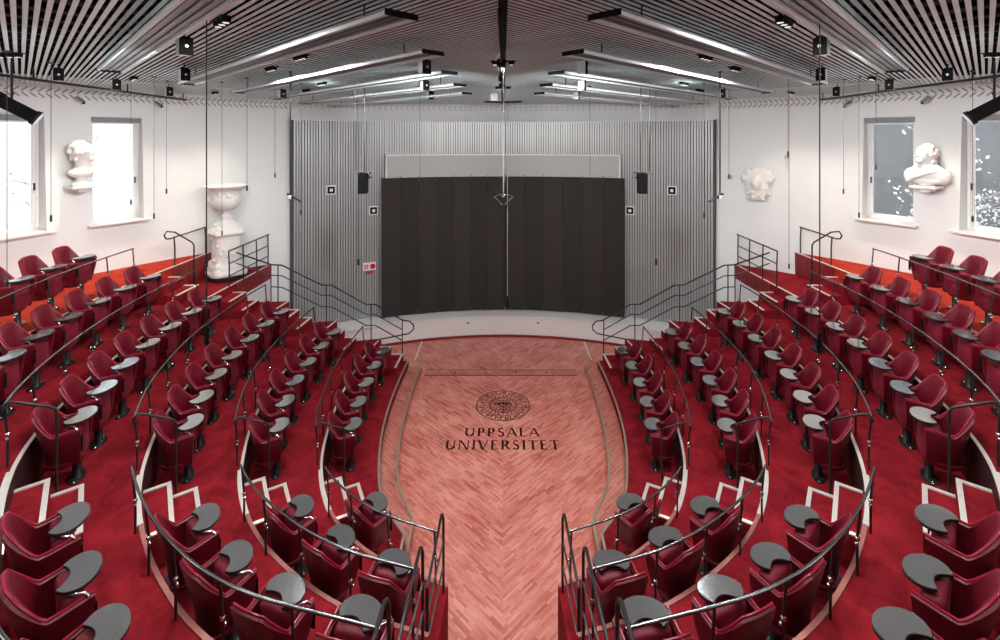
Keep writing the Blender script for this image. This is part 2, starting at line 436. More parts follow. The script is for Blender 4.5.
# ------------------------------------------------------------------ hall wall with window openings
WZ0, WZ1 = 3.93, 6.17
WIN = [(56.0, 61.4), (65.8, 73.8), (86, 94), (104, 112), (124, 132)]  # ranges after the edge window lie out of view, added for daylight
def wall_grid(name, a0, a1, wins, mat='plaster'):
    an = set([a0, a1]); x = a0
    while x < a1: an.add(round(x, 3)); x += 1.5
    for w in wins: an.update(w)
    an = sorted(an); an = [a for i, a in enumerate(an) if i == 0 or a-an[i-1] > .2 or any(a in w for w in wins) or a == a1]
    zs = [-.05, 2.4, WZ0, WZ1, CEIL+.4]
    m = MB()
    def P(a, z, r=0):
        R = wall_r(z)+r; q = math.radians(a); return (R*math.sin(q), RC+R*math.cos(q), z)
    T = .45
    for i in range(len(an)-1):
        am = (an[i]+an[i+1])/2
        for j in range(4):
            if j == 2 and any(w[0] < am < w[1] for w in wins): continue
            A, B, z0, z1 = an[i], an[i+1], zs[j], zs[j+1]
            m.poly([P(A, z0), P(B, z0), P(B, z1), P(A, z1)], [(0, 1, 2, 3)])
            m.poly([P(A, z0, T), P(B, z0, T), P(B, z1, T), P(A, z1, T)], [(3, 2, 1, 0)])
    for w in wins:
        A, B = w
        m.poly([P(A, WZ0), P(A, WZ1), P(A, WZ1, T), P(A, WZ0, T)], [(0, 1, 2, 3)])
        m.poly([P(B, WZ0), P(B, WZ1), P(B, WZ1, T), P(B, WZ0, T)], [(3, 2, 1, 0)])
        aa = [a for a in an if A <= a <= B]
        for p, q in zip(aa, aa[1:]):
            m.poly([P(p, WZ0), P(q, WZ0), P(q, WZ0, T), P(p, WZ0, T)], [(0, 1, 2, 3)])
            m.poly([P(p, WZ1), P(q, WZ1), P(q, WZ1, T), P(p, WZ1, T)], [(3, 2, 1, 0)])
    me = m.mesh(name, mat, recalc=False)
    bm = bmesh.new(); bm.from_mesh(me); bmesh.ops.remove_doubles(bm, verts=bm.verts, dist=.001); bm.to_mesh(me); bm.free()
    o = bpy.data.objects.new(name, me); COL.objects.link(o); o['kind'] = 'structure'
    return o
wall_grid('wall_right', 36.8, 150, WIN)
wall_grid('wall_left', -150, -36.8, [(-b, -a) for a, b in WIN])
wall_grid('wall_front', -36.8, 36.8, [])
wall_grid('wall_back', 150, 210, [])

wn = 0
for sx in (-1, 1):
    for (a, b) in WIN:
        wn += 1
        am = math.radians((a+b)/2)*sx
        c = Vector((math.sin(am), math.cos(am), 0)); tv = Vector((c.y, -c.x, 0))
        R = wall_r(5)+.26; W = 2*R*math.tan(math.radians((b-a)/2))+.06
        cen = Vector((0, RC, (WZ0+WZ1)/2))+c*R
        Rm = Matrix((tv, c, Vector((0, 0, 1)))).transposed()
        H = WZ1-WZ0
        def B(m, x, z, w, h, d=.06, y=0): return m.box(cen+Rm @ Vector((x, y, z)), (w, d, h), M=Rm)
        fr = MB()
        for s in (-1, 1):
            B(fr, s*(W/2-.04), 0, .08, H); B(fr, 0, s*(H/2-.04), W, .08)
        fr = struct(fr, 'window_%d' % wn, 'white_gloss')
        ins = MB(); x0 = -W/2+.08 if W < 1.1 else 0
        if W > 1.1: B(ins, 0, 0, .07, H-.16)
        for s in (-1, 1):
            B(ins, s*(W/2-.11), 0, .045, H-.16, .05, -.01); B(ins, 0, s*(H/2-.115), W-.16, .05, .05, -.01)
        ins.build('window_sash', 'white_gloss', fr)
        g = MB(); B(g, 0, 0, W-.18, H-.18, .008); g.build('pane', 'window_glass', fr)
        bl = MB(); B(bl, 0, H/2-.06, W, .10, .10, -.10); bl.build('roller_blind', 'blind_grey', fr)
        hd = MB(); B(hd, -sx*(W/2-.11), -.25, .02, .14, .03, -.05); hd.build('window_handle', 'black_metal', fr)
        si = MB(); si.box(Vector((0, RC, WZ0+.012))+c*(wall_r(WZ0)+.06), (W+.10, .42, .035), M=Rm)
        struct(si, 'trim_6', 'white_gloss')
        # thin painted frame around the opening on the inner wall
        # daylight portal
        li = bpy.data.lights.new('daylight_portal', 'AREA'); li.shape = 'RECTANGLE'; li.size = W; li.size_y = H
        li.cycles.is_portal = True
        lo = bpy.data.objects.new('daylight_portal', li); COL.objects.link(lo)
        lo.location = cen+c*.25; lo.rotation_euler = (Matrix.Rotation(-am, 4, 'Z') @ Matrix.Rotation(-PI/2, 4, 'X')).to_euler()

# outdoors beyond the windows
struct(MB().prism(circle_pts(40, 0, 360, 48)[:-1], -.6, -.3), 'ground', 'outside_ground')
def bgwall(sx, mat, r):
    m = MB()
    pts = circle_pts(r, 48*sx, 100*sx, 14)
    for p, q in zip(pts, pts[1:]):
        p, q = Vector(p), Vector(q); mid = (p+q)/2; d = q-p
        m.box((mid.x, mid.y, 4.2), (d.length+.02, .3, 9.0), rz=math.atan2(d.y, d.x))
    return m
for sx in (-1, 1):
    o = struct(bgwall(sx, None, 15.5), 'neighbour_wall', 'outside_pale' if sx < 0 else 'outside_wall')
def tree(sx, ang, r, mat, h, lab, leaves, ls):
    q = math.radians(ang)*sx; bx, by = r*math.sin(q), RC+r*math.cos(q)
    t = thing('garden_tree', lab, 'tree', (bx, by, -.3))
    rd = random.Random(int(ang*7+sx))
    m = MB(); lf = MB(); tips = []
    m.tube([(0, 0, 0), (.05, .03, h*.5), (0, .06, h)], [.09, .06, .02], 6)
    for i in range(26):
        z = h*(.35+.6*rd.random()); a = rd.random()*2*PI; L = .5+.9*rd.random()
        p = Vector((0, 0, z)); d = Vector((math.cos(a), math.sin(a), .5+rd.random()*.5)).normalized()
        e = p+d*L; m.tube([p, p+d*L*.5+Vector((0, 0, .06)), e], [.03, .018, .006], 5)
        tips += [p.lerp(e, .6), e]
        for j in range(3):
            s = p.lerp(e, .4+.2*j); d2 = (d+Vector((rd.uniform(-1, 1), rd.uniform(-1, 1), rd.uniform(-.3, 1)))).normalized()
            m.tube([s, s+d2*.4], [.012, .004], 4); tips.append(s+d2*.4)
    m.build('trunk', 'branch_grey', t, True)
    for i in range(leaves):
        c = rd.choice(tips)+Vector((rd.gauss(0, .16), rd.gauss(0, .16), rd.gauss(0, .16))); s = ls*rd.uniform(.6, 1.3)
        n = Vector((rd.gauss(0, 1), rd.gauss(0, 1), rd.gauss(0, 1))).normalized(); u = n.orthogonal().normalized()*s; w = n.cross(u).normalized()*s*.7
        lf.poly([c-u, c-w, c+u, c+w, c+n*.2*s], [(0, 1, 4), (1, 2, 4), (2, 3, 4), (3, 0, 4)])
    lf.build('foliage', mat, t, recalc=False)
tree(-1, 59, 13.2, 'outside_pale', 6.2, 'bare pale tree outside the narrow left window', 260, .05)
tree(-1, 68.5, 13.2, 'outside_pale', 6.4, 'bare pale tree outside the window at the left edge', 260, .05)
tree(1, 59, 13.2, 'leaf_pale', 6.2, 'tree with pale blossom outside the narrow right window', 800, .05)
tree(1, 68.5, 13.2, 'leaf_pale', 6.4, 'tree with pale blossom outside the window at the right edge', 800, .05)

# raised band of slanted dashes below the ceiling
for sx in (-1, 1):
    m = MB()
    def dash(phi, z, dz, dphi, w=.016):
        def P(a, zz, r): q = math.radians(a); R = wall_r(zz)-r; return Vector((R*math.sin(q)*sx, RC+R*math.cos(q), zz))
        a = P(phi, z, .004); b = P(phi+dphi, z+dz, .004); m.tube([a, b], w, 4)
    a = 37.5 if True else 0
    while a < 112:
        dash(a, CEIL-.135, .080, -.55, .014); dash(a, CEIL-.160, -.080, -.55, .014); a += .72
    o = struct(m, 'trim_7', 'fixture_grey')
m = MB()
a = -36.5
while a < 36.5:
    q = math.radians(a); q2 = math.radians(a+.4*(1 if a < 0 else -1))
    R = wall_r(CEIL-.1)-.004
    for dz in (1, -1):
        m.tube([(R*math.sin(q), RC+R*math.cos(q), CEIL-.13+.015*dz), (R*math.sin(q2), RC+R*math.cos(q2), CEIL-.13+.07*dz)], .011, 4)
    a += .95
struct(m, 'trim_8', 'recess_grey')

# ------------------------------------------------------------------ ribbed stage wall
RIB = 9.40
rb = MB(); a = -36.7
rd = random.Random(3)
while a < 36.7:
    w = .42; 
    for (z0, z1) in ([(.60, 6.2)] if abs(RIB*math.sin(math.radians(a))) > 3.42 else [(5.24, 6.2)]):
        q = math.radians(a); R = RIB+.01
        rb.box((R*math.sin(q), RC+R*math.cos(q), (z0+z1)/2), (.048 if rd.random() < .8 else .056, .05, z1-z0), rz=-q)
    a += .44
o = struct(rb, 'wall_panel', 'rib_metal')
struct(arc_wall(RIB+.03, RIB+.05, .60, 6.2, -36.8, 36.8, 60), 'wall_panel_backing', 'rib_gap')
struct(arc_wall(RIB-.03, RIB+.06, 6.2, 6.225, -36.9, 36.9, 60), 'trim_9', 'white_paint')
for s in (-1, 1):
    q = math.radians(36.75)*s
    struct(MB().box((RIB*math.sin(q), RC+RIB*math.cos(q), 3.4), (.05, .10, 5.62), rz=-q), 'trim_10', 'rib_gap')
# recessed screen casing above the curtain
def deg(x, r=9.3): return math.degrees(math.asin(x/r))
a1 = deg(3.38)
sc = thing('screen_casing', 'long grey projection screen recess with white rim above the dark curtain', 'screen casing', (0, 14.6, 5.2))
def child_arc(name, mat, r0, r1, z0, z1, b0, b1, n=30):
    mb = arc_wall(r0, r1, z0, z1, b0, b1, n); mb.xf(Matrix.Translation((0, -14.6, -5.2))); return mb.build(name, mat, sc)
child_arc('back_panel', 'recess_grey', 9.26, 9.28, 4.4, 5.22, -a1, a1)
child_arc('rim', 'white_paint', 9.16, 9.28, 5.20, 5.24, -a1-.2, a1+.2)
child_arc('side_rim', 'white_paint', 9.16, 9.28, 4.5, 5.20, -a1-.2, -a1+.05, 1)
child_arc('side_rim', 'white_paint', 9.16, 9.28, 4.5, 5.20, a1-.05, a1+.2, 1)

# curtain: two halves of hanging panels
for s, A, Bx, lab in ((-1, -3.52, .05, 'left half of the dark brown stage curtain'), (1, .07, 3.52, 'right half of the dark brown stage curtain')):
    t = thing('stage_curtain', lab, 'curtain', (s*1.7, 14.3, .64))
    n = 7 if s < 0 else 6
    for i in range(n):
        x0 = A+(Bx-A)*i/n; x1 = A+(Bx-A)*(i+1)/n
        d0, d1 = deg(x0), deg(x1-.006)
        r = 9.14+.012*(i % 2)
        mb = arc_wall(r, r+.03, .60, 4.57, d0, d1, 4); mb.xf(Matrix.Translation((-s*1.7, -14.3, -.64)))
        mb.build('curtain_panel', 'curtain' if i % 2 else 'curtain_b', t)
        q = math.radians(d0); hk = MB().box((r*math.sin(q)-s*1.7, RC+r*math.cos(q)-14.3, 4.60-.64), (.025, .03, .03)); hk.build('curtain_hook', 'black_metal', t)

# ------------------------------------------------------------------ floor seal and lettering
INKZ = .004
def ink_obj(mb, name, lab, cat, c):
    o = mb.build(name, 'ink'); rebase(o, (c[0], c[1], 0)); tag(o, lab, cat); return o
def annulus(m, cx, cy, r0, r1, n=48, a0=0, a1=2*PI):
    k = n; P = []
    for i in range(k+1):
        a = a0+(a1-a0)*i/k
        P += [(cx+r0*math.cos(a), cy+r0*math.sin(a), INKZ), (cx+r1*math.cos(a), cy+r1*math.sin(a), INKZ)]
    m.poly(P, [(2*i, 2*i+1, 2*i+3, 2*i+2) for i in range(k)])
def mark(m, cx, cy, r, a, dr, w, rot=0):
    c = Vector((cx+r*math.cos(a), cy+r*math.sin(a))); u = Vector((math.cos(a+rot), math.sin(a+rot)))*dr/2; v = Vector((-u.y, u.x)).normalized()*w/2
    P = [c-u-v, c+u-v, c+u+v, c-u+v]; m.poly([(p.x, p.y, INKZ) for p in P], [(0, 1, 2, 3)])
SX, SY, SR = 0.0, 10.36, .585
m = MB()
for r0, r1 in ((.97, 1.0), (.93, .945), (.70, .72), (.66, .672), (.40, .415)): annulus(m, SX, SY, r0*SR, r1*SR)
rd = random.Random(5)
for i in range(30):
    a = 2*PI*i/30
    mark(m, SX, SY, .825*SR, a, .15*SR, .022)
    if i % 3: mark(m, SX, SY, (.77+.1*(i % 2))*SR, a+.06, .02, .06, 0)
    if i % 2: mark(m, SX, SY, .825*SR, a+.1, .14*SR, .018, rd.uniform(-.5, .5))
for i in range(24):
    a = 2*PI*i/24; mark(m, SX, SY, .56*SR, a, .16*SR, .020)
    mark(m, SX, SY, .48*SR, a+.13, .05, .03, .8)
for i in range(16):
    a = 2*PI*i/16; mark(m, SX, SY, .27*SR, a, .20*SR, .016)
annulus(m, SX, SY, .10*SR, .15*SR, 24)
for a in (.5, 1.3, 1.84, 2.64): annulus(m, SX+.26*SR*math.cos(a), SY+.12*SR*math.sin(a), .05*SR, .09*SR, 12)
mark(m, SX, SY-.32*SR, .0, 0, .34, .022); mark(m, SX, SY+.30*SR, .0, 0, .25, .02); mark(m, SX, SY-.1, 0, PI/2, .4, .02)
ink_obj(m, 'floor_seal', 'round dark seal of rings inlaid in the parquet above the lettering', 'floor emblem', (SX, SY))

def glyph(m, ch, ox, oy, w, h):
    T, t, S = .15, .075, .04     # thick, thin, serif (in units of letter height, x scaled by w)
    def Q(*p): m.poly([(ox+a*w, oy+b*h, INKZ) for a, b in p], [tuple(range(len(p)))])
    def st(x, y0, y1, th):                      # vertical stem with little feet
        th = th*h/w; Q((x-th/2, y0), (x+th/2, y0), (x+th/2, y1), (x-th/2, y1))
        for y in (y0, y1):
            if y in (0, 1): Q((x-th*.9, y if y == 0 else y-S), (x+th*.9, y if y == 0 else y-S), (x+th*.9, y+S if y == 0 else y), (x-th*.9, y+S if y == 0 else y))
    def hb(x0, x1, y, th): Q((x0, y-th/2), (x1, y-th/2), (x1, y+th/2), (x0, y+th/2))
    def dg(x0, y0, x1, y1, th):
        th = th*h/w/2; Q((x0-th, y0), (x0+th, y0), (x1+th, y1), (x1-th, y1))
    def arc(cx, cy, rx, ry, a0, a1, th0, th1, n=14):
        P = []
        for i in range(n+1):
            f = i/n; a = math.radians(a0+(a1-a0)*f); e = th0*abs(math.cos(a))+th1*abs(math.sin(a))
            ex = e*h/w/2; ey = e/2
            P.append((cx+(rx-ex)*math.cos(a), cy+(ry-ey)*math.sin(a), cx+(rx+ex)*math.cos(a), cy+(ry+ey)*math.sin(a)))
        for p, q in zip(P, P[1:]): Q((p[0], p[1]), (p[2], p[3]), (q[2], q[3]), (q[0], q[1]))
    if ch == 'U':
        st(.18, .38, 1, T); arc(.50, .40, .32, .35, 180, 360, T, t); st(.82, .38, 1, t)
    if ch == 'P':
        st(.25, 0, 1, T); hb(.2, .55, .955, t); hb(.2, .55, .47, t); arc(.52, .71, .27, .245, -90, 90, T, t)
    if ch == 'R':
        st(.22, 0, 1, T); hb(.2, .5, .955, t); hb(.2, .5, .50, t); arc(.48, .73, .27, .225, -90, 90, T, t); dg(.92, 0, .48, .5, T)
    if ch == 'S':
        arc(.50, .74, .27, .225, 25, 250, t, t*1.2); arc(.50, .265, .30, .235, -155, 70, t*1.5, t*1.2); dg(.70, .36, .30, .66, T*1.1)
    if ch == 'A':
        dg(.06, 0, .48, 1, t); dg(.90, 0, .50, 1, T); hb(.25, .75, .34, t)
        hb(-.02, .18, .02, S); hb(.76, 1.02, .02, S)
    if ch == 'V':
        dg(.48, 0, .08, 1, T); dg(.50, 0, .90, 1, t); hb(-.03, .22, .98, S); hb(.78, 1.0, .98, S)
    if ch == 'L':
        st(.25, 0, 1, T); hb(.25, .85, .045, t); Q((.80, 0), (.86, 0), (.86, .18), (.82, .18))
    if ch == 'E':
        st(.25, 0, 1, T)
        for y in (.045, .52, .955): hb(.25, .82 if y != .52 else .72, y, t)
        Q((.78, 0), (.84, 0), (.84, .16), (.80, .16)); Q((.78, 1), (.84, 1), (.84, .84), (.80, .84))
    if ch == 'I': st(.5, 0, 1, T)
    if ch == 'N':
        st(.14, 0, 1, t); st(.86, 0, 1, t); dg(.82, 0, .18, 1, T)
    if ch == 'T':
        st(.5, 0, 1, T); hb(.06, .94, .955, t); Q((.03, 1), (.09, 1), (.07, .82), (.03, .82)); Q((.97, 1), (.91, 1), (.93, .82), (.97, .82))
WDT = {'U': 1.0, 'P': .78, 'S': .72, 'A': 1.0, 'L': .76, 'N': 1.08, 'I': .42, 'V': .96, 'E': .78, 'R': .88, 'T': .90}
def word(txt, cx, y0, h, total, lab):
    m = MB(); gap = .16; tw = sum(WDT[c] for c in txt)+gap*(len(txt)-1); k = total/tw; x = cx-total/2
    for c in txt: glyph(m, c, x, y0, WDT[c]*k, h); x += (WDT[c]+gap)*k
    ink_obj(m, 'floor_lettering', lab, 'floor lettering', (cx, y0))
word('UPPSALA', -.02, 9.27, .27, 1.46, 'dark inlaid word UPPSALA below the round seal')
word('UNIVERSITET', -.01, 8.88, .27, 2.14, 'dark inlaid word UNIVERSITET, the lower line of lettering')
# row of floor hatches
t = thing('floor_hatch', 'long narrow wooden hatch strip across the parquet before the stage', 'floor hatch', (0, 11.78, 0))
for i in range(5):
    x0 = -1.9+3.7*i/5; MB().box((x0+.37, 0, .004), (.725, .26, .008)).build('hatch_panel', 'parquet_border', t)
    if i: MB().box((x0, 0, .008), (.035, .05, .012)).build('lifting_ring', 'black_metal', t)
m = MB()
for x0, x1, y in ((-1.9, 1.8, .135), (-1.9, 1.8, -.135)): m.box(((x0+x1)/2, y, .006), (x1-x0, .012, .01))
m.build('frame', 'fascia_red', t)

# ------------------------------------------------------------------ auditorium chair
def sm(x): x = max(0, min(1, x)); return x*x*(3-2*x)
def rim_h(a): 
    if a < .22: return .855-.018*(a/.22)**2
    if a < .56: f = (a-.22)/.34; return .837-.237*(f*.55+sm(f)*.45)
    return .600+.035*(a-.56)/.44
def plan(s):
    a = abs(s); g = 1 if s >= 0 else -1
    if a < .62:
        th = a/.62*PI/2; e = 2/3.1
        x = .240*math.sin(th)**e if th > 0 else 0; y = .01-.20*max(0, math.cos(th))**e
    else:
        f = (a-.62)/.38; x = .240+.004*f; y = .01+.185*f
    return g*x, y
def shell_mesh():
    m = MB(); NS, NT = 36, 7
    cols = []
    for i in range(NS+1):
        s = -1+2*i/NS; a = abs(s); x, y = plan(s); H = rim_h(a); z0 = .25; pr = []
        backness = 1-sm((a-.28)/.3)
        def pos(t, inner):
            z = z0+(H-z0)*t; k = .66+.34*math.sin(t*PI/2)
            kx = k; ky = .80+.20*t if y < 0 else .86+.14*t
            X, Yy = x*kx, y*ky
            if inner:
                X *= (1-.044/.240); Yy += .046*backness
                if a > .62: Yy -= 0
            Yy -= .075*backness*max(0, (z-.42)/.42)
            return (X, Yy, z)
        for q in range(NT): pr.append(pos(q/(NT-1), False))
        ox, ix = pos(1, False), pos(1, True)
        pr.append(((ox[0]+ix[0])/2, (ox[1]+ix[1])/2, H+.014))
        for q in range(NT-1, -1, -1): pr.append(pos(q/(NT-1), True))
        cols.append(pr)
    n = len(cols[0]); V = [p for c in cols for p in c]; F = []
    for i in range(NS):
        for j in range(n): F.append((i*n+j, i*n+(j+1) % n, (i+1)*n+(j+1) % n, (i+1)*n+j))
    F.append(tuple(range(n))); F.append(tuple(NS*n+j for j in range(n-1, -1, -1)))
    m.poly(V, F)
    m.lathe([(.05, .19), (.15, .20), (.195, .235), (.20, .27), (.15, .285)], (0, -.01, 0), 20, sy=.92)
    pip = [cols[i][NT] for i in range(NS+1)]
    return m, [Vector(p)+Vector((0, 0, .002)) for p in pip]
sh, pipe = shell_mesh()
chair = thing('auditorium_chair', 'prototype', 'chair')
o_sh = sh.build('shell', 'velvet', chair, True)
MB().tube(pipe, .0095, 6).build('piping', 'piping', o_sh, True)
# raised seat pad
def pad_mesh():
    out = []
    W, Z0, Z1 = .180, .235, .65
    for i in range(9): a = PI+PI*i/16; out.append((-W+.15+.15*math.cos(a), Z0+.15+.15*math.sin(a)))
    for i in range(9): a = -PI/2+PI*i/16; out.append((W-.15+.15*math.cos(a), Z0+.15+.15*math.sin(a)))
    for i in range(5): a = PI*i/8; out.append((W-.05+.05*math.cos(a), Z1-.05+.05*math.sin(a)))
    for i in range(5): a = PI/2+PI*i/8; out.append((-W+.05+.05*math.cos(a), Z1-.05+.05*math.sin(a)))
    m = MB(); n = len(out); cz = (Z0+Z1)/2; lay = [(0, .86), (.018, .965), (.045, 1), (.10, 1), (.125, .965), (.14, .86)]
    V = []
    for y, k in lay:
        for (x, z) in out: V.append((x*k, y+.035, cz+(z-cz)*k))
    F = [tuple(range(n)), tuple(len(V)-n+i for i in range(n-1, -1, -1))]
    for l in range(len(lay)-1):
        for i in range(n): F.append((l*n+i, l*n+(i+1) % n, (l+1)*n+(i+1) % n, (l+1)*n+i))
    m.poly(V, F)
    T = Matrix.Translation((0, .15, .3)) @ Matrix.Rotation(math.radians(3), 4, 'X') @ Matrix.Translation((0, -.15, -.3))
    return m.xf(T)
pad_mesh().build('seat_pad', 'velvet_pad', chair, True)
MB().lathe([(.048, .01), (.045, .02), (.036, .03), (.036, .25)], (0, .10, 0), 14, sy=1.2).build('support_column', 'black_metal', chair, True)
fp = MB().lathe([(.15, .0), (.15, .010), (.12, .016)], (0, .10, 0), 20, sy=.5).build('foot_plate', 'black_metal', chair.children[-1] if False else None, True)
ped = [c for c in chair.children if c.name.startswith('support_column')][0]
fp.parent = ped
for q in (-1, 1): MB().ball((.12*q, .10, .012), (.022, .022, .016), 8).build('bolt_cap', 'chrome', ped, True)
# writing tablet
def tablet_outline():
    P = []
    for i in range(25):
        a = math.radians(-50)+math.radians(280)*i/24
        P.append((.185*math.cos(a), .135*math.sin(a)))
    l, r = P[-1], P[0]
    for i in range(1, 14):
        f = i/14; x = l[0]+(r[0]-l[0])*f; y = l[1]+(r[1]-l[1])*f
        e = math.sin(PI*f)**.9
        P.append((x, y+.058*e))
    c, d = math.cos(-.26), math.sin(-.26)
    return [(x*c-y*d, x*d+y*c) for x, y in P]
to = tablet_outline()
TC = (0.0, .135)
def tab(m, z0, z1, k): return m.prism([(TC[0]+x*k, TC[1]+y*k) for x, y in to], z0, z1)
tb = tab(MB(), .694, .700, .985).build('writing_tablet', 'tablet', chair)
tab(MB(), .676, .694, 1.0).build('tablet_edge', 'tablet_edge', tb)
MB().tube([(.225, .16, .61), (.232, .16, .645), (.215, .14, .668), (.17, .08, .671), (.10, .05, .671)], .010, 7).build('hinge_bracket', 'chrome', tb, True)
MB().box((.224, .200, .49), (.035, .012, .17)).build('hinge_slot', 'black_matt', tb)

ORD = ['first', 'second', 'third', 'fourth', 'fifth', 'sixth', 'seventh', 'eighth']
ROWN = {1: 'front row', 2: 'second row', 3: 'third row', 4: 'fourth row', 5: 'fifth row', 6: 'top row'}
TAB = {
 1: ([(381, 351), (372, 365), (364, 382), (359, 404), (354, 422)], [(380, 500)]),
 2: ([(334, 332), (321.5, 346), (309, 361.5), (297.5, 380), (288, 400), (282, 426)], [(301, 507), (339, 538), (396, 560)]),
 3: ([(281.4, 311.4), (267, 324), (251.4, 337.5), (235.5, 355), (219.6, 374), (204.6, 397), (190.5, 422.4)], [(204, 515), (238, 553), (289, 588), (360, 610)]),
 4: ([(215, 299.4), (193, 311.4), (172.5, 326), (149, 343.5), (126, 363), (103, 387), (82.5, 416.4)], [(63, 520), (80, 567), (125, 612), (191, 647)]),
 5: ([(150, 277), (123.6, 288), (96.6, 301), (66.6, 317.4), (34.5, 336), (6, 355.5)], []),
 6: ([(74.4, 257.4), (41.4, 268), (10, 279.6)], []),
}
def ground(x, y, z):
    Y = FPX*(ZC-z)/(y-HYP); return Vector(((x-CXP)/FPX*Y, Y))
first = True
for sx in (-1, 1):
    for k, (fa, ne) in TAB.items():
        E = EDGE[min(k, 5)]; D = .30 if k < 6 else None
        for grp, pts in (('far', fa), ('near', ne)):
            us = [E.near(ground(x, y, FL(k)+.69)) for x, y in pts]
            # even out the spacing
            if len(us) > 2:
                n = len(us); mu = sum(range(n))/n; mv = sum(us)/n
                b = sum((i-mu)*(u-mv) for i, u in enumerate(us))/sum((i-mu)**2 for i in range(n)); us = [mv+b*(i-mu) for i in range(n)]
            for i, u in enumerate(us):
                c = E.off(u, .275) if k < 6 else E.off(u, -.47)
                nn = E.nin(u)
                # right block: the same hand, so the tablet hinge sits on the far arm
                X, Yy = c.x*(-sx), c.y; nx, ny = nn.x*(-sx), nn.y
                if grp == 'far':
                    lab = 'red tip-up chair in the %s, %s from the stage, %s side of the hall' % (ROWN[k], ORD[i], SIDE[sx])
                elif len(us) > 1:
                    lab = 'red tip-up chair seen from behind in the %s, %s past the %s cross aisle' % (ROWN[k], ORD[i], SIDE[sx])
                else:
                    lab = 'lone red tip-up chair of the front row past the %s cross aisle' % SIDE[sx]
                if first: o = chair; first = False
                else: o = copy_tree(chair)
                o['label'] = lab; o['group'] = 'tip-up chairs in the curved rows'
                o.location = (X, Yy, FL(k)+.0005); o.rotation_euler = (0, 0, math.atan2(-nx, ny))

# ------------------------------------------------------------------ handrails
def rail_pts(k, u0, u1, z): return [(p.x, p.y, z) for p in EDGE[k].sample(u0, u1, .14, d=-.09)]
def mk(mb, name, mat, par, sx, base, smooth=True):
    mb.mirror(sx); mb.xf(Matrix.Translation(-Vector(base))); return mb.build(name, mat, par, smooth)
def post(k, u, par, sx, base, bare=False):
    E = EDGE[k]; a = E.off(u, -.065); b = E.off(u, -.09); zf = FL(k+1)
    m = MB().tube([(a.x, a.y, zf+.012), (a.x, a.y, zf+.34), (a.x*.7+b.x*.3, a.y*.7+b.y*.3, zf+.42), (b.x, b.y, zf+.63)], .0115, 7)
    p = mk(m, 'post', 'black_metal', par, sx, base)
    c = MB().ball((a.x, a.y, zf+.33), (.022, .022, .022), 8); t = E.tan(u)
    c.ball((a.x+t.x*.03, a.y+t.y*.03, zf+.30), .016, 6)
    mk(c, 'clamp', 'chrome', p, sx, base)
RNAME = ['front', 'second', 'third', 'fourth', 'fifth']
START = {1: (-3.12, 10.9), 2: (-4.06, 10.6), 3: (-5.12, 10.5), 4: (-6.1, 9.65), 5: (-7.05, 9.3)}
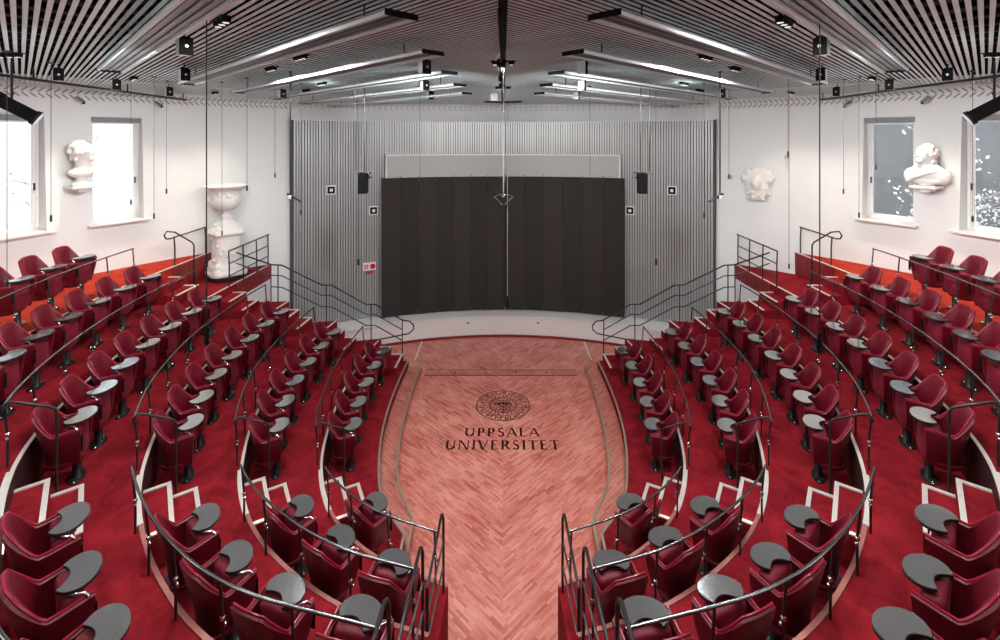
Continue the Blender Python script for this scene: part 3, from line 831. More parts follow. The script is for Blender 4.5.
for sx in (-1, 1):
    for k in range(1, 6):
        E = EDGE[k]; z = FL(k+1)+.63
        u0, u1 = E.near(START[k]), SF[k]-.04
        c0 = E.pt((u0+u1)/2); base = (c0.x*(-sx), c0.y, FL(k+1))
        t = thing('handrail', 'long curved handrail on short black posts behind the %s row of the %s block' % (RNAME[k-1], SIDE[sx]), 'handrail', base, group='curved handrails along the tiers')
        mk(MB().tube(rail_pts(k, u0, u1, z), .0135, 8), 'top_rail', 'rail_metal', t, sx, base)
        n = max(2, round((u1-u0-.05)/.68))
        for i in range(n+1): post(k, u0+.02+(u1-.10-u0)*i/n, t, sx, base)
        e = E.off(u1, -.09); nn = E.nin(u1); tt = E.tan(u1)
        q = e+nn*.40
        pth = [(e.x, e.y, z-.02), (e.x+tt.x*.03, e.y+tt.y*.03, z+.03), (e.x+nn.x*.04, e.y+nn.y*.04, z+.055), (e.x+nn.x*.10, e.y+nn.y*.10, z+.035),
               (q.x-nn.x*.05, q.y-nn.y*.05, z-.09), (q.x-nn.x*.012, q.y-nn.y*.012, z-.12), (q.x, q.y, z-.16), (q.x, q.y, FL(k)+.0)]
        mk(MB().tube(pth, .0135, 8), 'end_bar', 'black_metal', t, sx, base)
        # near block
        if k == 5: continue
        u0, u1 = SF[k]+AW-.02, E.L-.02
        c0 = E.pt((u0+u1)/2); base = (c0.x*(-sx), c0.y, FL(k+1))
        t = thing('handrail', 'handrail sweeping toward the middle passage behind the %s row, %s of it' % (RNAME[k-1], SIDE[sx]), 'handrail', base, group='handrails of the near blocks')
        mk(MB().tube(rail_pts(k, u0+.06, u1-.06, z), .0125, 8), 'top_rail', 'rail_metal', t, sx, base)
        n = max(2, round((u1-u0)/.72))
        for i in range(n+1): post(k, u0+.12+(u1-.22-u0)*i/n, t, sx, base)
        # guard beside the passage
        xk = COR[k]-.04; yk = E.pt(E.L).y-.09; y2 = (E.pt(E.L).y-.98)
        base = (xk*(-sx), yk, FL(k+1))
        g = thing('passage_guard', 'black sloping bar guard beside the middle passage at the end of the %s row, %s' % (RNAME[k-1], SIDE[sx]), 'guard rail', base, group='guards beside the middle passage')
        zf = FL(k+1)
        mk(MB().tube([(xk, yk, zf+.01), (xk, yk, zf+.80), (xk-.01, yk-.02, zf+.86), (xk-.015, yk-.05, zf+.88), (xk-.03, y2+.05, zf+.90), (xk-.035, y2, zf+.88)], .0145, 8), 'top_bar', 'black_metal', g, sx, base)
        mk(MB().tube([(xk, yk-.01, zf+.56), (xk-.035, y2, zf+.66)], .010, 7), 'middle_bar', 'rail_metal', g, sx, base)
        mk(MB().tube([(xk, yk-.01, zf+.30), (xk-.035, y2, zf+.42)], .010, 7), 'lower_bar', 'rail_metal', g, sx, base)
        if k < 4: mk(MB().tube([(xk-.035, y2, FL(k+2)+.01 if y2 < EDGE[k+1].pt(EDGE[k+1].L).y else zf+.01), (xk-.035, y2, zf+.90)], .017, 8), 'post', 'black_metal', g, sx, base)
    # walkway rail on the top landing, running to the wall
    E = EDGE[5]; base = (-7.05*(-sx), 10.8, FL(6)); z = FL(6)+.63
    g = thing('handrail', 'short handrail with a looped end at the top landing by the %s wall' % SIDE[sx], 'handrail', base)
    P = [(-7.1, 11.55, z), (-7.1, 10.35, z), (-7.09, 10.22, z-.02), (-7.02, 10.16, z-.02), (-6.95, 10.22, z+.0), (-6.75, 10.62, z-.03), (-6.70, 10.70, z-.10), (-6.72, 10.72, FL(5)+.36)]
    P = [(-7.1, 11.55, z), (-7.1, 10.30, z-.02), (-7.12, 10.20, z), (-7.12, 10.15, z+.08), (-7.08, 10.17, z+.16), (-7.0, 10.3, z+.12), (-6.87, 10.66, z-.17), (-6.86, 10.72, z-.25), (-6.86, 10.73, FL(5)+.005)]
    mk(MB().tube(P, .016, 8), 'top_rail', 'black_metal', g, sx, base)
    for y in (10.42, 11.5):
        mk(MB().tube([(-7.08, y, FL(6)+.012), (-7.08, y, FL(6)+.4), (-7.1, y, z)], .015, 7), 'post', 'black_metal', g, sx, base)
    # balcony guard around the landing with the pedestal
    base = (-6.1*(-sx), 11.5, FL(5)); zf = FL(5)
    g = thing('balcony_guard', 'three-bar black guard rail round the landing by the %s wall' % SIDE[sx], 'guard rail', base)
    ys = [10.62, 11.2, 11.8, 12.38]
    for dz, nm in ((.80, 'top_bar'), (.52, 'middle_bar'), (.25, 'lower_bar')):
        mk(MB().tube([(-6.03, y, zf+dz) for y in ys]+([] if dz < .8 else [(-6.03, 12.45, zf+dz)]), .014 if dz < .8 else .017, 7), nm, 'black_metal', g, sx, base)
    for y in ys: mk(MB().tube([(-6.02, y, zf+.012), (-6.02, y, zf+.45), (-6.03, y, zf+.80)], .015, 7), 'post', 'black_metal', g, sx, base)
    # stair guard that steps down along the stage end of the tiers
    base = (-3.5*(-sx), 11.5, FL(2))
    g = thing('stair_guard', 'three-bar black stair guard stepping down to the floor, %s of the stage' % SIDE[sx], 'guard rail', base)
    top = [(-5.95, 10.78, 3.17), (-5.24, 10.93, 2.86), (-5.02, 10.96, 2.84), (-4.18, 11.14, 2.34), (-3.97, 11.18, 2.32), (-3.23, 11.40, 1.80), (-3.03, 11.46, 1.78), (-2.46, 11.80, 1.28)]
    dm, dl = .24, .50
    mk(MB().tube(top+[(-2.30, 11.92, 1.20), (-2.22, 11.98, 1.08), (-2.22, 11.98, .98), (-2.32, 11.92, .90), (-2.75, 11.68, .90), (-3.0, 11.5, .92)], .017, 8), 'top_bar', 'black_metal', g, sx, base)
    mk(MB().tube([(x, y, z-dm) for x, y, z in top[:]], .013, 7), 'middle_bar', 'black_metal', g, sx, base)
    mk(MB().tube([(x, y, z-dl) for x, y, z in top[1:]], .013, 7), 'lower_bar', 'black_metal', g, sx, base)
    for (x, y, z, f) in ((-2.46, 11.80, 1.28, 0), (-3.12, 11.43, 1.79, FL(2)), (-4.08, 11.16, 2.33, FL(3)), (-5.1, 10.95, 2.85, FL(4))):
        mk(MB().tube([(x, y, f+.0), (x, y, z)], .014, 7), 'post', 'black_metal', g, sx, base)

# ------------------------------------------------------------------ ceiling
PITCH = .0935
def clip(c):
    # line X+Y=c, X<=0, inside the circle of radius 9.62 round (0,RC)
    R = 9.60; b = 2*(-c+RC); # X=-s, Y=c+s : s^2+(c+s-RC)^2=R^2
    A, B_, C_ = 2, 2*(c-RC), (c-RC)**2-R*R
    D = B_*B_-4*A*C_
    if D <= 0: return None
    s0, s1 = (-B_-math.sqrt(D))/4, (-B_+math.sqrt(D))/4
    s0 = max(0, s0)
    return (s0, s1) if s1 > s0+.05 else None
for sx in (-1, 1):
    m = MB(); c = -8.0
    while c < 14.9:
        r = clip(c)
        if r:
            s0, s1 = r; mid = (s0+s1)/2; L = (s1-s0)*math.sqrt(2)
            m.box((-mid, c+mid, CEIL+.003), (L, .034, .004), rz=math.radians(135))
        c += PITCH
    o = struct(m.mirror(sx), 'ceiling', 'slat', label='light slatted ceiling, %s half' % SIDE[sx])
    m = MB(); c = -6
    for d in range(-12, 26):           # dark carrier bars above the slats
        q = d*.62
        # line Y-X=q (X<0): centre
        A, B_, C_ = 2, 2*(q-RC), (q-RC)**2-9.5**2
        D = B_*B_-4*A*C_
        if D <= 0: continue
        s0, s1 = (-B_-math.sqrt(D))/4, min(0, (-B_+math.sqrt(D))/4)
        if s1-s0 < .1: continue
        mid = (s0+s1)/2; m.box((mid, q+mid, CEIL+.04), ((s1-s0)*math.sqrt(2), .04, .05), rz=math.radians(45))
    struct(m.mirror(sx), 'ceiling_carrier', 'black_matt')
struct(MB().prism(circle_pts(9.7, 0, 360, 72)[:-1], CEIL+.22, CEIL+.27), 'ceiling_deck', 'plenum')
m = MB().box((0, 5.6, CEIL+.02), (.07, 18.4, .06)); struct(m, 'trim_11', 'black_matt')

# long luminaires parallel to the slats
NEAR = ['nearest', 'second', 'third', 'fourth', 'fifth', 'sixth', 'farthest']
for sx in (-1, 1):
    for i in range(6):
        y0 = 1.57+1.47*i; x0 = -.74; c = x0+y0
        R = 8.9; A, B_, C_ = 2, 2*(c-RC), (c-RC)**2-R*R
        s1 = (-B_+math.sqrt(B_*B_-4*A*C_))/4; s1 = min(s1, 4.95); s0 = .74
        if s1 < s0+.4: continue
        L = (s1-s0)*math.sqrt(2); mid = (s0+s1)/2 + .08
        ctr = ((-mid+.13)*(-sx), c+mid+.16, CEIL-.20)
        t = thing('ceiling_luminaire', 'long white channel luminaire under the %s half of the ceiling, %s from the viewer' % (SIDE[sx], NEAR[i]), 'ceiling luminaire', ctr,
                  math.radians(135) if sx < 0 else math.radians(45), 'long luminaires under the slatted ceiling')
        W = .25
        MB().box((0, 0, .045), (L, W, .015)).build('housing', 'fixture_dark', t)
        for s in (-1, 1):
            MB().box((0, s*(W/2-.012), .03), (L, .024, .04)).build('side_rim', 'fixture_white', t)
        m = MB()
        for q in range(3): m.box((0, -.06+.06*q, .035), (L-.03, .035, .02))
        m.build('louvre', 'fixture_dark', t)
        for s in (-1, 1): MB().box((s*(L/2+.006), 0, .03), (.012, W+.01, .042)).build('end_cap', 'black_matt', t)
        for q in (-1, 1): MB().box((q*(L/2-.5), 0, .12), (.010, .010, .15)).build('hanger', 'black_metal', t)
# recessed downlight clusters with real lamps
CL = [(-2.49, 5.93), (-3.34, 6.95), (-3.32, 8.86), (-4.15, 10.17), (-2.38, 4.09), (-6.15, 8.05), (-6.40, 10.73), (-5.88, 5.75), (-4.3, 3.4), (-2.4, 1.6), (-6.0, 2.4)]
CLW = ['over the middle rows', 'over the middle rows further out', 'beyond the third luminaire', 'near the stage wall', 'above the near rows', 'close to the side wall', 'in the far corner by the side wall', 'at the picture edge', 'over the camera side', 'behind the viewer', 'behind the viewer by the wall']
LAMP = []
def cluster(x, y, rz, lab):
    t = thing('downlight_cluster', lab, 'downlight', (x, y, CEIL), rz, 'black downlight clusters in the ceiling')
    MB().box((0, 0, .02), (.34, .10, .05)).build('housing', 'black_matt', t)
    for q in (-.11, 0, .11):
        l = MB().lathe([(.038, -.05), (.042, -.01), (.042, .0)], (q, 0, 0), 12).build('lamp_head', 'black_matt', t, True)
        MB().lathe([(.026, -.053), (.026, -.049)], (q, 0, 0), 10).build('lamp_lens', 'lamp_glow', l)
for sx in (-1, 1):
    for i, (x, y) in enumerate(CL):
        cluster(x*(-sx), y, math.radians(135 if sx < 0 else 45) if i != 7 else 0, 'black three-lamp downlight cluster in the %s ceiling, %s' % (SIDE[sx], CLW[i]))
        if i not in (3, 5, 6, 7, 10): LAMP.append((x*(-sx), y))
for y, w in ((6.36, 'nearer'), (9.6, 'farther')):
    cluster(0, y, 0, 'black downlight cluster on the centre line of the ceiling, the %s one' % w); LAMP.append((0, y))
for (x, y) in LAMP:
    li = bpy.data.lights.new('downlight', 'AREA'); li.shape = 'DISK'; li.size = .30; li.energy = 50 if y > 3.5 else 28; li.color = (1, .975, .95)
    lo = bpy.data.objects.new('downlight', li); COL.objects.link(lo); lo.location = (x, y, CEIL-.08)

# black ceiling spotlights (boxes with a white side)
def spotbox(x, y, z, rz, lab, s=.82):
    t = thing('ceiling_spotlight', lab, 'spotlight', (x, y, CEIL), rz, 'box spotlights under the ceiling')
    h = CEIL-z
    MB().tube([(0, 0, 0), (0, 0, -h+.10*s)], .008, 6).build('stem', 'black_metal', t)
    MB().box((0, .0, -h), (.13*s, .13*s, .19*s)).build('lamp_body', 'fixture_white', t)
    f = MB().box((0, -.075*s, -h), (.135*s, .02, .20*s)).build('front_plate', 'black_matt', t)
    MB().lathe([(.018*s, 0), (.018*s, .008)], (0, 0, 0), 12).xf(Matrix.Translation((0, -.087*s, -h)) @ Matrix.Rotation(PI/2, 4, 'X')).build('lens', 'lens', f)
    MB().box((0, 0, -h+.105*s), (.10*s, .10*s, .02)).build('bracket', 'black_matt', t)
SPT = [(-3.01, 4.56, 'the large one above the near rows'), (-4.37, 6.62, 'the second one over the middle rows'), (-6.31, 9.12, 'near the end of the black pipe'), (-6.33, 7.90, 'beside the middle of the black pipe'), (-6.1, 6.62, 'at the near end of the black pipe'),
       (-.96, 5.9, 'beside the second luminaire tip'), (-1.30, 8.0, 'beside the third luminaire tip'), (-1.50, 9.9, 'beside the fourth luminaire tip'), (-4.37, 9.55, 'in front of the stage wall corner')]
for sx in (-1, 1):
    for x, y, w in SPT:
        spotbox(x*(-sx), y, 6.6, (-.85*sx if x < -2 else (.65 if sx < 0 else 1.3)), 'black-fronted box spotlight under the %s ceiling, %s' % (SIDE[sx], w))
# the lamps of the box spotlights, aimed at the walls
AIM = [((-2.9, 4.5), (-9, 6.8, 4.3), 460), ((-4.25, 6.5), (-8.0, 10.6, 4.3), 260), ((-1.0, 5.8), (-4.4, 13.6, 4.4), 420), ((-1.3, 7.9), (-7.4, 11.6, 4.0), 200), ((-.95, 5.78), (-1.2, 14.4, 4.8), 330)]
for sx in (-1, 1):
    for (x, y), tgt, e in AIM:
        li = bpy.data.lights.new('spot_lamp', 'SPOT'); li.energy = e*SPOTK; li.spot_size = math.radians(88 if x < -2 else 66); li.spot_blend = 1; li.shadow_soft_size = .12; li.color = (1, .985, .96)
        lo = bpy.data.objects.new('spot_lamp', li); COL.objects.link(lo)
        P0 = Vector((x*(-sx), y, 6.36)); T0 = Vector((tgt[0]*(-sx), tgt[1], tgt[2])); lo.location = P0
        lo.rotation_euler = (T0-P0).to_track_quat('-Z', 'Y').to_euler()
# black pipe rails near the side walls
for sx in (-1, 1):
    base = (-7.1*(-sx), 9, 6.6)
    t = thing('lighting_pipe', 'straight black lighting pipe under the ceiling along the %s wall' % SIDE[sx], 'lighting pipe', base)
    mk(MB().tube([(-6.75, 5.0, 6.6), (-7.28, 11.1, 6.6)], .022, 8), 'pipe', 'black_metal', t, sx, base)
    for f in (.02, .35, .68, .98):
        x, y = -6.75-.53*f, 5.0+6.1*f
        mk(MB().tube([(x, y, 6.6), (x, y, CEIL+.01)], .012, 6), 'hanger', 'black_metal', t, sx, base)
    # big profile spotlight in front of the nearest window
    a, b = at(-16, 92, 6.3), at(38, 119, 6.6)
    a.x -= 0; d = b-a
    base = ((a.x+b.x)/2*(-sx), (a.y+b.y)/2, (a.z+b.z)/2)
    t = thing('profile_spotlight', 'large black cylindrical stage spotlight in front of the window at the %s edge' % SIDE[sx], 'spotlight', base)
    mk(MB().tube([a, a+d*.3, a+d*.31, a+d*.9, a+d*.92, b], [.10, .10, .085, .085, .10, .10], 14), 'barrel', 'black_matt', t, sx, base)
    mk(MB().tube([b-d*.03, b+d*.012], [.107, .107], 14), 'front_ring', 'black_metal', t, sx, base)
    mm = (a+b)/2
    mk(MB().tube([mm+Vector((0, 0, .08)), mm+Vector((0, 0, .30)), Vector((mm.x, mm.y, CEIL+.02))], .014, 6), 'yoke', 'black_metal', t, sx, base)
    mk(MB().tube([a+d*.45+Vector((.02, 0, .07)), a+d*.45+Vector((.06, 0, .16))], .012, 6), 'lock_lever', 'black_metal', t, sx, base)
# small bust spotlights on the wall
for sx in (-1, 1):
    for ph, w in ((62.8, 'near the bust'), (54.4, 'beyond the narrow window')):
        q = math.radians(ph)*sx; R = wall_r(6.5)-.10
        p = (R*math.sin(q), RC+R*math.cos(q), 6.5)
        t = thing('wall_spotlight', 'tiny silver adjustable spotlight high on the %s wall, %s' % (SIDE[sx], w), 'spotlight', p, -q)
        MB().tube([(0, .10, .06), (0, .0, .06), (0, 0, .02)], .009, 6).build('arm', 'chrome', t)
        MB().tube([(.05*sx, .03, .03), (-.06*sx, -.05, -.06)], [.045, .055], 10).build('lamp_head', 'chrome', t, True)
        MB().ball((-.06*sx, -.05, -.06), .035, 8).build('lens', 'black_metal', t, True)
for sx in (-1, 1):
    for ph in (48.5, 55.2, 63.2, 70.5, 79):  # added warm washers that tint the top tier orange; most have no fixture
        q = math.radians(ph)*sx; R = 8.75
        li = bpy.data.lights.new('added_wall_wash', 'SPOT'); li.energy = 85 if ph < 56 else 125; li.spot_size = math.radians(95); li.spot_blend = 1; li.shadow_soft_size = .06; li.color = (1, .86, .68)
        lo = bpy.data.objects.new('added_wall_wash', li); COL.objects.link(lo); lo.location = (R*math.sin(q), RC+R*math.cos(q), 6.45); lo.rotation_euler = (0, 0, 0)

# ------------------------------------------------------------------ things hanging from the ceiling
def hang(x, yb, Y, lab, kind, r=.006, name='hanging_wire'):
    p = at(x, yb, Y); base = (p.x, p.y, CEIL); L = CEIL-p.z
    t = thing(name, lab, kind, base)
    MB().lathe([(.03, -.012), (.04, 0), (.04, .006)], (0, 0, 0), 10).build('ceiling_mount', 'black_metal', t)
    return t, L
WIRES = [(154, 219, 8.0, 'left of the second left window'), (166.5, 194, 8.6, 'right of the narrow left window'), (51, 222, 6.5, 'beside the sill of the left edge window'), (7, 287, 5.6, 'over the top row at the left edge'),
         (247, 191, 8.2, 'above the urn'), (222, 236, 8.8, 'in front of the pedestal'), (275, 178, 9.0, 'at the left edge of the ribbed wall'), (420, 214, 9.5, 'before the left curtain half'), (131, 205, 8.4, 'across the narrow left window'),
         (590, 214, 9.5, 'before the right curtain half'), (656, 264, 9.8, 'low before the right ribbed wall'), (704, 218, 9.0, 'high before the right ribbed wall'), (729, 179, 9.0, 'beside the bearded relief'), (788, 157, 8.0, 'above the relief, right of it'),
         (789, 269, 8.3, 'long, beside the top landing on the right'), (843.5, 194, 8.4, 'left of the narrow right window'), (859, 218, 8.0, 'at the edge of the narrow right window'), (972.5, 222, 7.3, 'beside the window at the right edge'), (876, 170, 7.6, 'across the narrow right window'), (358, 264, 9.8, 'low before the left ribbed wall'),
         (301, 215, 9.0, 'before the left end of the ribbed wall')]
for x, yb, Y, w in WIRES:
    t, L = hang(x, yb, Y, 'thin hanging wire with a small black weight, %s' % w, 'hanging wire')
    MB().tube([(0, 0, .01), (0, 0, -L+.02)], .0035, 5).build('wire', 'black_metal', t)
    MB().lathe([(.008, 0), (.014, .02), (.014, .08), (.006, .10)], (0, 0, -L), 8).build('weight', 'black_metal', t, True)
# tall black rods over the middle rows
for x, yb, Y, s in ((206.5, 345, 3.55, 'left'), (819.7, 352, 3.55, 'right')):
    t, L = hang(x, yb, Y, 'long black hanging microphone rod over the %s block' % s, 'microphone rod', name='microphone_rod')
    MB().tube([(0, 0, .02), (0, 0, -L+.12)], .0045, 7).build('rod', 'black_metal', t)
    MB().lathe([(.010, 0), (.017, .01), (.015, .12), (.008, .14)], (0, 0, -L), 10).build('microphone', 'black_matt', t, True)
# rods with slanted bar heads
for x, yb, Y, s, g in ((290.5, 197, 7.4, 'left', 1), (720, 197, 7.4, 'right', -1)):
    t, L = hang(x, yb, Y, 'hanging black rod with a slanted bar at the %s end of the ribbed wall' % s, 'microphone rod', name='microphone_rod')
    MB().tube([(0, 0, .01), (0, 0, -L)], .011, 7).build('rod', 'black_metal', t)
    MB().tube([(-.05*g, 0, -L+.05), (.17*g, 0, -L-.07)], .016, 8).build('slanted_bar', 'black_metal', t, True)
    MB().box((0, 0, -L), (.05, .05, .06)).build('joint', 'chrome', t)
# projectors on twin rods
for x, s in ((363, 'left'), (642, 'right')):
    t, L = hang(x, 178, 8.8, 'black projector hung on two thin rods before the %s ribbed wall' % s, 'projector', name='hanging_projector')
    g = 1 if s == 'left' else -1
    MB().tube([(-.15*g, 0, .01), (-.13*g, 0, -L+.1)], .009, 6).build('rod', 'black_metal', t)
    MB().tube([(.02*g, 0, .01), (.03*g, 0, -L+.1)], .009, 6).build('rod', 'black_metal', t)
    MB().tube([(-.17*g, 0, -L+.10), (.16*g, 0, -L+.10)], .014, 6).build('crossbar', 'chrome', t)
    MB().box((0, 0, -L-.10), (.15, .16, .36)).build('projector_body', 'black_matt', t)
    MB().tube([(.1*g, 0, -L+.1), (.14*g, -.03, -L)], .03, 8).build('knob', 'black_metal', t, True)
# centre microphone cluster
t, L = hang(503.5, 196, 6.5, 'centre microphone cluster hanging on a thick cable before the curtain', 'microphone cluster', name='microphone_cluster')
MB().tube([(0, 0, .03), (0, 0, -L)], .010, 7).build('cable', 'rail_metal', t)
for s in (-1, 1):
    MB().tube([(0, 0, -L), (.05*s, 0, -L+.02), (.13*s, 0, -L-.02)], .010, 6).build('arm', 'chrome', t)
    MB().tube([(.12*s, 0, -L-.02), (.02*s, 0, -L-.12)], .013, 6).build('microphone', 'black_metal', t)
MB().ball((0, 0, -L), .025, 8).build('hub', 'chrome', t, True)
t, L = hang(507.5, 308, 14.0, 'thin pull cord with a dark tassel hanging down the seam of the curtain', 'pull cord', name='pull_cord')
L2 = L; MB().tube([(0, 0, 0), (0, 0, -L2+.3)], .009, 5).build('cord', 'recess_grey', t)
MB().tube([(0, 0, -L2+.34), (0, 0, -L2+.02)], .025, 6).build('tassel', 'black_matt', t)
t = thing('cable_bundle', 'tangle of dark cables and boxes on the ceiling centre line', 'cable bundle', (-.02, 5.2, CEIL-.075))
MB().tube([(0, -1.6, .02), (.01, 0, -.05), (-.02, .9, -.03), (.01, 3.6, -.02)], .022, 6).build('cable', 'black_matt', t)
for y, z in ((.5, -.05), (2.1, -.04), (3.1, -.05)): MB().box((0, y, z), (.10, .10, .08)).build('junction_box', 'black_matt', t)
t = thing('ceiling_speaker', 'small dark box hanging at the far end of the ceiling centre line', 'speaker', (-.2, 11.0, CEIL))
MB().box((0, 0, -.10), (.16, .14, .16)).build('speaker_body', 'fixture_grey', t); MB().tube([(0, 0, .01), (0, 0, -.04)], .012, 6).build('stem', 'black_metal', t)
t = thing('ceiling_luminaire', 'dark flat chevron bar at the far centre of the ceiling', 'ceiling luminaire', (0, 11.6, CEIL-.16))
for s in (-1, 1): MB().box((s*.22, .0, 0), (.46, .16, .03), rz=-s*.35).build('bar', 'black_matt', t)
MB().tube([(0, 0, 0), (0, 0, .17)], .012, 6).build('stem', 'black_metal', t)

# sensors, sign and small boxes on the ribbed wall
def onrib(x, y, r=9.33):
    u = (x-CXP)/FPX; a = 1+u*u; b = -2*RC; c = RC*RC-r*r
    Y = (-b+math.sqrt(b*b-4*a*c))/(2*a); p = at(x, y, Y); return p, -math.atan2(p.x, p.y-RC)
for x, y, w in ((331, 190, 'left, farther from the curtain'), (373.5, 210.5, 'left, beside the curtain'), (672, 190.5, 'right, farther from the curtain'), (630, 210.5, 'right, beside the curtain')):
    p, rz = onrib(x, y)
    t = thing('wall_speaker', 'small square black-ringed speaker on the ribbed wall, %s' % w, 'wall speaker', p, rz)
    MB().box((0, .01, 0), (.25, .04, .25)).build('plate', 'white_paint', t)
    MB().box((0, -.02, 0), (.19, .03, .19)).build('ring', 'black_matt', t)
    MB().box((0, -.04, 0), (.08, .02, .08)).build('cone', 'white_paint', t)
for x, y, w in ((358.5, 262, 'left'), (656, 262, 'right')):
    p, rz = onrib(x, y); t = MB().box((0, 0, 0), (.05, .05, .16)).build('wall_switch', 'black_matt'); t.location = p; t.rotation_euler = (0, 0, rz)
    tag(t, 'narrow black switch box on the %s part of the ribbed wall' % w, 'switch')
p, rz = onrib(369.5, 266.5)
t = thing('fire_sign', 'small white sign with a red disc and red marks on the left ribbed wall', 'sign', p, rz)
MB().box((0, .01, 0), (.36, .03, .22)).build('plate', 'white_paint', t)
MB().lathe([(.075, 0), (.075, .01)], (0, 0, 0), 20).xf(Matrix.Translation((.09, -.008, 0)) @ Matrix.Rotation(PI/2, 4, 'X')).build('disc', 'red_enamel', t)
m = MB(); m.box((-.13, -.01, 0), (.02, .01, .14)); m.box((-.09, -.01, .03), (.05, .01, .03)); m.box((-.09, -.01, -.04), (.05, .01, .03)); m.box((-.05, -.01, 0), (.02, .01, .12)); m.build('pictogram', 'red_enamel', t)
MB().box((0, -.01, -.155), (.18, .05, .03)).build('bell', 'red_enamel', t)

# ------------------------------------------------------------------ sculptures
def remesh(o, v=.016):
    md = o.modifiers.new('join', 'REMESH'); md.mode = 'VOXEL'; md.voxel_size = v; md.use_smooth_shade = True
    sm_ = o.modifiers.new('soft', 'SMOOTH'); sm_.iterations = 1; sm_.factor = .5
# pedestal and urn on the left landing
px, py, pz = -6.50, 11.36, FL(5)
t = thing('pedestal', 'tall white carved pedestal on a black octagonal plinth on the left landing', 'pedestal', (px, py, pz+.002))
MB().lathe([(.43, 0), (.445, .02), (.445, .08), (.43, .10)], (0, 0, 0), 8).build('plinth', 'black_metal', t)
def lobes(n, amp): return lambda a, z: 1+amp*math.cos(n*a)
body = MB().lathe([(r_*.90, z_) for r_, z_ in [(.47, .10), (.48, .17), (.42, .20), (.40, .30), (.34, .36), (.33, .45), (.325, .95), (.34, 1.02), (.42, 1.05), (.43, 1.09), (.36, 1.12), (.30, 1.18), (.27, 1.24), (.16, 1.33), (.12, 1.40), (.15, 1.43)]], (0, 0, 0), 48, lobes(4, .09))
rd = random.Random(9)
for q in range(4):
    a = q*PI/2
    body.ball((.37*math.cos(a), .37*math.sin(a), .20), (.10, .10, .09), 10); body.ball((.37*math.cos(a), .37*math.sin(a), .33), (.07, .07, .09), 8)
    body.ball((.36*math.cos(a), .36*math.sin(a), 1.08), (.08, .08, .08), 10); body.ball((.32*math.cos(a), .32*math.sin(a), 1.19), (.06, .06, .05), 8)
for q in range(70):
    a = rd.random()*2*PI; z = rd.choice([rd.uniform(.4, 1.0), rd.uniform(1.0, 1.3)]); r = .315 if z < 1 else .38-(z-1)*.5
    body.ball((r*math.cos(a), r*math.sin(a), z), (.025+.02*rd.random(),)*3, 6)
o = body.build('carved_body', 'marble', t); remesh(o, .018)
t = thing('urn', 'large white stone urn with a wide lip on top of the carved pedestal', 'urn', (px, py, pz+1.435))
u = MB().lathe([(.15, 0), (.13, .03), (.07, .07), (.06, .12), (.12, .16), (.24, .22), (.30, .30), (.31, .40), (.28, .47), (.27, .54), (.32, .62), (.42, .69), (.46, .72), (.46, .75), (.38, .755), (.26, .70)], (0, 0, 0), 40)
for q in range(60):
    a = rd.random()*2*PI; z = rd.uniform(.38, .62); u.ball((.285*math.cos(a), .285*math.sin(a), z), (.02+.025*rd.random(),)*3, 6)
o = u.build('vase', 'marble', t); remesh(o, .016)
for a in (.4, .4+PI):
    c, s_ = math.cos(a), math.sin(a)
    MB().tube([(.30*c, .30*s_, .34), (.38*c, .38*s_, .40), (.40*c, .40*s_, .50), (.33*c, .33*s_, .56)], .022, 8).build('handle', 'marble', t, True)

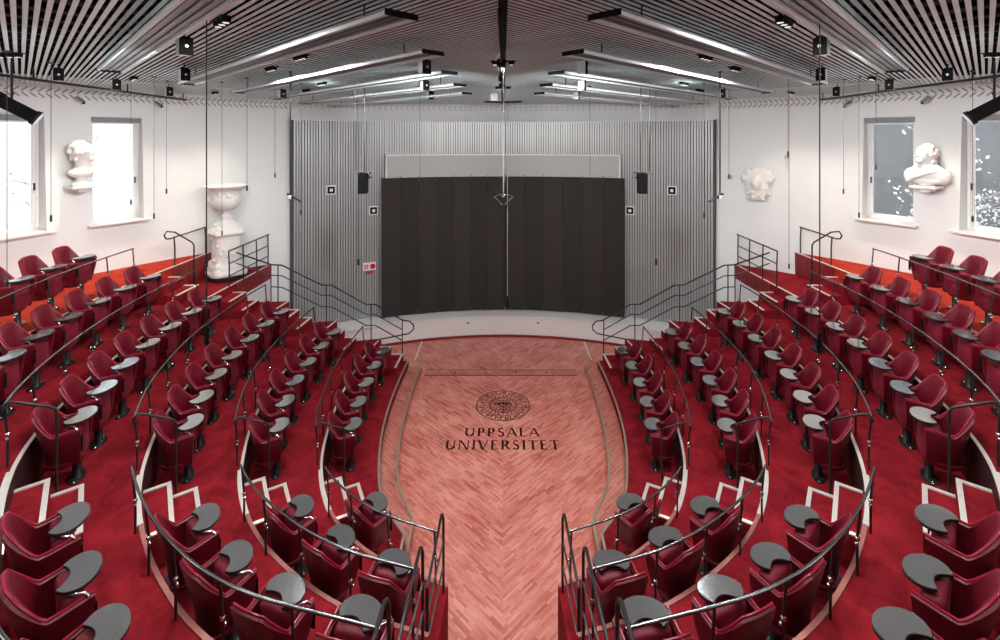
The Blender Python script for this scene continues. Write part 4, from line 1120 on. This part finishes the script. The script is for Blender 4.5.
def bust(phi, z, sx, lab, beard, look, sc=1.0, shoulders=True):
    q = math.radians(phi)*sx; R = wall_r(z)-.24; p = Vector((R*math.sin(q), RC+R*math.cos(q), z))
    sh = MB().box((0, 0, -.03), (.42, .34, .05)); b2 = MB().box((0, .06, -.09), (.16, .22, .08))
    s = thing('wall_bracket', 'small white wall shelf under the bust on the %s wall' % SIDE[sx], 'shelf', p, -q)
    sh.build('shelf_board', 'white_paint', s); b2.build('corbel', 'white_paint', s)
    m = MB(); rd = random.Random(3)
    if shoulders:
        m.ball((0, .02, .18), (.23, .14, .17), 16); m.ball((-.19, .03, .14), (.11, .11, .13), 12); m.ball((.19, .03, .14), (.11, .11, .13), 12); m.ball((0, .02, .07), (.26, .13, .06), 14); m.tube([(-.22, -.06, .05), (-.1, -.13, .12), (.06, -.12, .20), (.20, -.02, .24)], .03, 8); m.lathe([(.11, 0), (.10, .04), (.13, .08)], (0, .02, 0), 14)
    else:
        m.lathe([(.12, 0), (.11, .03), (.06, .06), (.06, .11), (.10, .14)], (0, .02, 0), 14); m.ball((0, .02, .18), (.16, .12, .08), 12)
    m.tube([(0, .02, .15), (0, 0, .36)], [.085, .075], 12)
    H = Vector((0, -.01, .47)); Rz = Matrix.Rotation(look, 3, 'Z')
    def hb(c, r, n=10): m.ball(H+Rz @ Vector(c), r, n)
    m.ball(H, (.105, .125, .145), 16, Rz)
    hb((0, -.125, -.01), (.018, .03, .035)); hb((0, -.10, -.09), (.05, .045, .045)); hb((0, -.125, -.065), (.03, .018, .012), 8)
    hb((-.042, -.10, .03), (.028, .02, .012), 8); hb((.042, -.10, .03), (.028, .02, .012), 8)
    hb((-.105, 0, 0), (.018, .03, .04), 8); hb((.105, 0, 0), (.018, .03, .04), 8)
    for i in range(70):
        a = rd.uniform(0, 2*PI); e = rd.uniform(.05, 1.5)
        v = Vector((math.cos(a)*math.cos(e)*.11, math.sin(a)*math.cos(e)*.13+.02, math.sin(e)*.145))
        if v.y < -.07 and v.z < .08: continue
        hb(v, rd.uniform(.022, .036), 6)
    for i in range(30):
        a = rd.uniform(.1, PI-.1); hb((math.cos(a)*.11, math.sin(a)*.12, rd.uniform(-.12, .05)), rd.uniform(.02, .035), 6)
    if beard:
        for i in range(26): hb((rd.uniform(-.06, .06), -.08+rd.uniform(-.03, .02), rd.uniform(-.17, -.08)), rd.uniform(.02, .03), 6)
    o = m.build('marble_bust', 'marble'); o.scale = (sc, sc, sc); o.location = p+Vector((0, 0, .0)); o.rotation_euler = (0, 0, -q)
    tag(o, lab, 'bust'); remesh(o, .012)
bust(63.0, 4.80, -1, 'white marble bust with turned head on a bracket beside the left windows', False, 1.1, 1.38, False)
bust(63.2, 4.80, 1, 'white marble bust with draped shoulders beside the right windows', False, -.45, 1.28)
# bearded relief on the right wall
q = math.radians(42.9); R = wall_r(4.5)-.10; p = Vector((R*math.sin(q), RC+R*math.cos(q), 4.5))
m = MB(); rd = random.Random(12)
m.box((0, .06, .10), (.62, .06, .62)); m.ball((-.02, .02, .22), (.40, .09, .28), 14); m.ball((0, 0, -.05), (.26, .10, .33), 14); m.ball((.0, -.08, .08), (.13, .12, .18), 12)
m.ball((-.01, -.19, .06), (.025, .035, .05), 8); m.ball((-.06, -.16, .12), (.04, .03, .02), 8); m.ball((.06, -.16, .12), (.04, .03, .02), 8); m.ball((0, -.17, -.02), (.045, .03, .018), 8)
for i in range(60): a = rd.uniform(0, PI); r = rd.uniform(.18, .38); m.ball((r*math.cos(a), -.02, .14+r*math.sin(a)*.8), rd.uniform(.03, .055), 6)
for i in range(40): m.ball((rd.uniform(-.2, .2), rd.uniform(-.1, -.04), rd.uniform(-.34, -.03)), rd.uniform(.025, .045), 6)
o = m.build('marble_relief', 'marble'); o.location = p; o.rotation_euler = (0, 0, -q); remesh(o, .015)
tag(o, 'white bearded head relief mounted on the right wall beside the ribbed wall', 'relief')
for x, y, w in ((729.5, 177, 'left of the relief'), (787, 157, 'above the relief')):
    p, rz = onrib(x, y, 9.48); o = MB().box((0, 0, 0), (.09, .06, .09)).build('wall_sensor', 'recess_grey'); o.location = p; o.rotation_euler = (0, 0, rz); tag(o, 'tiny grey square box on the right wall, %s' % w, 'sensor')

# ------------------------------------------------------------------ world, camera, colour
w = bpy.data.worlds.new('sky'); SC.world = w; w.use_nodes = True
w.node_tree.nodes['Background'].inputs[0].default_value = (.98, .99, 1, 1); w.node_tree.nodes['Background'].inputs[1].default_value = 9.5
cam = bpy.data.cameras.new('camera'); co = bpy.data.objects.new('camera', cam); COL.objects.link(co)
cam.sensor_fit = 'HORIZONTAL'; cam.sensor_width = 36; cam.lens = 36*FPX/1000
co.location = (0, 0, ZC); co.rotation_euler = (PI/2, 0, 0)
cam.shift_x = -(CXP-500)/1000; cam.shift_y = -(320-HYP)/1000
cam.clip_start = .05; cam.clip_end = 200
SC.camera = co
SC.view_settings.view_transform = 'Standard'; SC.view_settings.look = 'None'
SC.view_settings.exposure = .34; SC.view_settings.gamma = 1
SC.view_settings.use_curve_mapping = False
SC.cycles.use_denoising = True
SC.cycles.max_bounces = 8; SC.cycles.diffuse_bounces = 3; SC.cycles.glossy_bounces = 3; SC.cycles.transparent_max_bounces = 8
SC.cycles.sample_clamp_indirect = 6
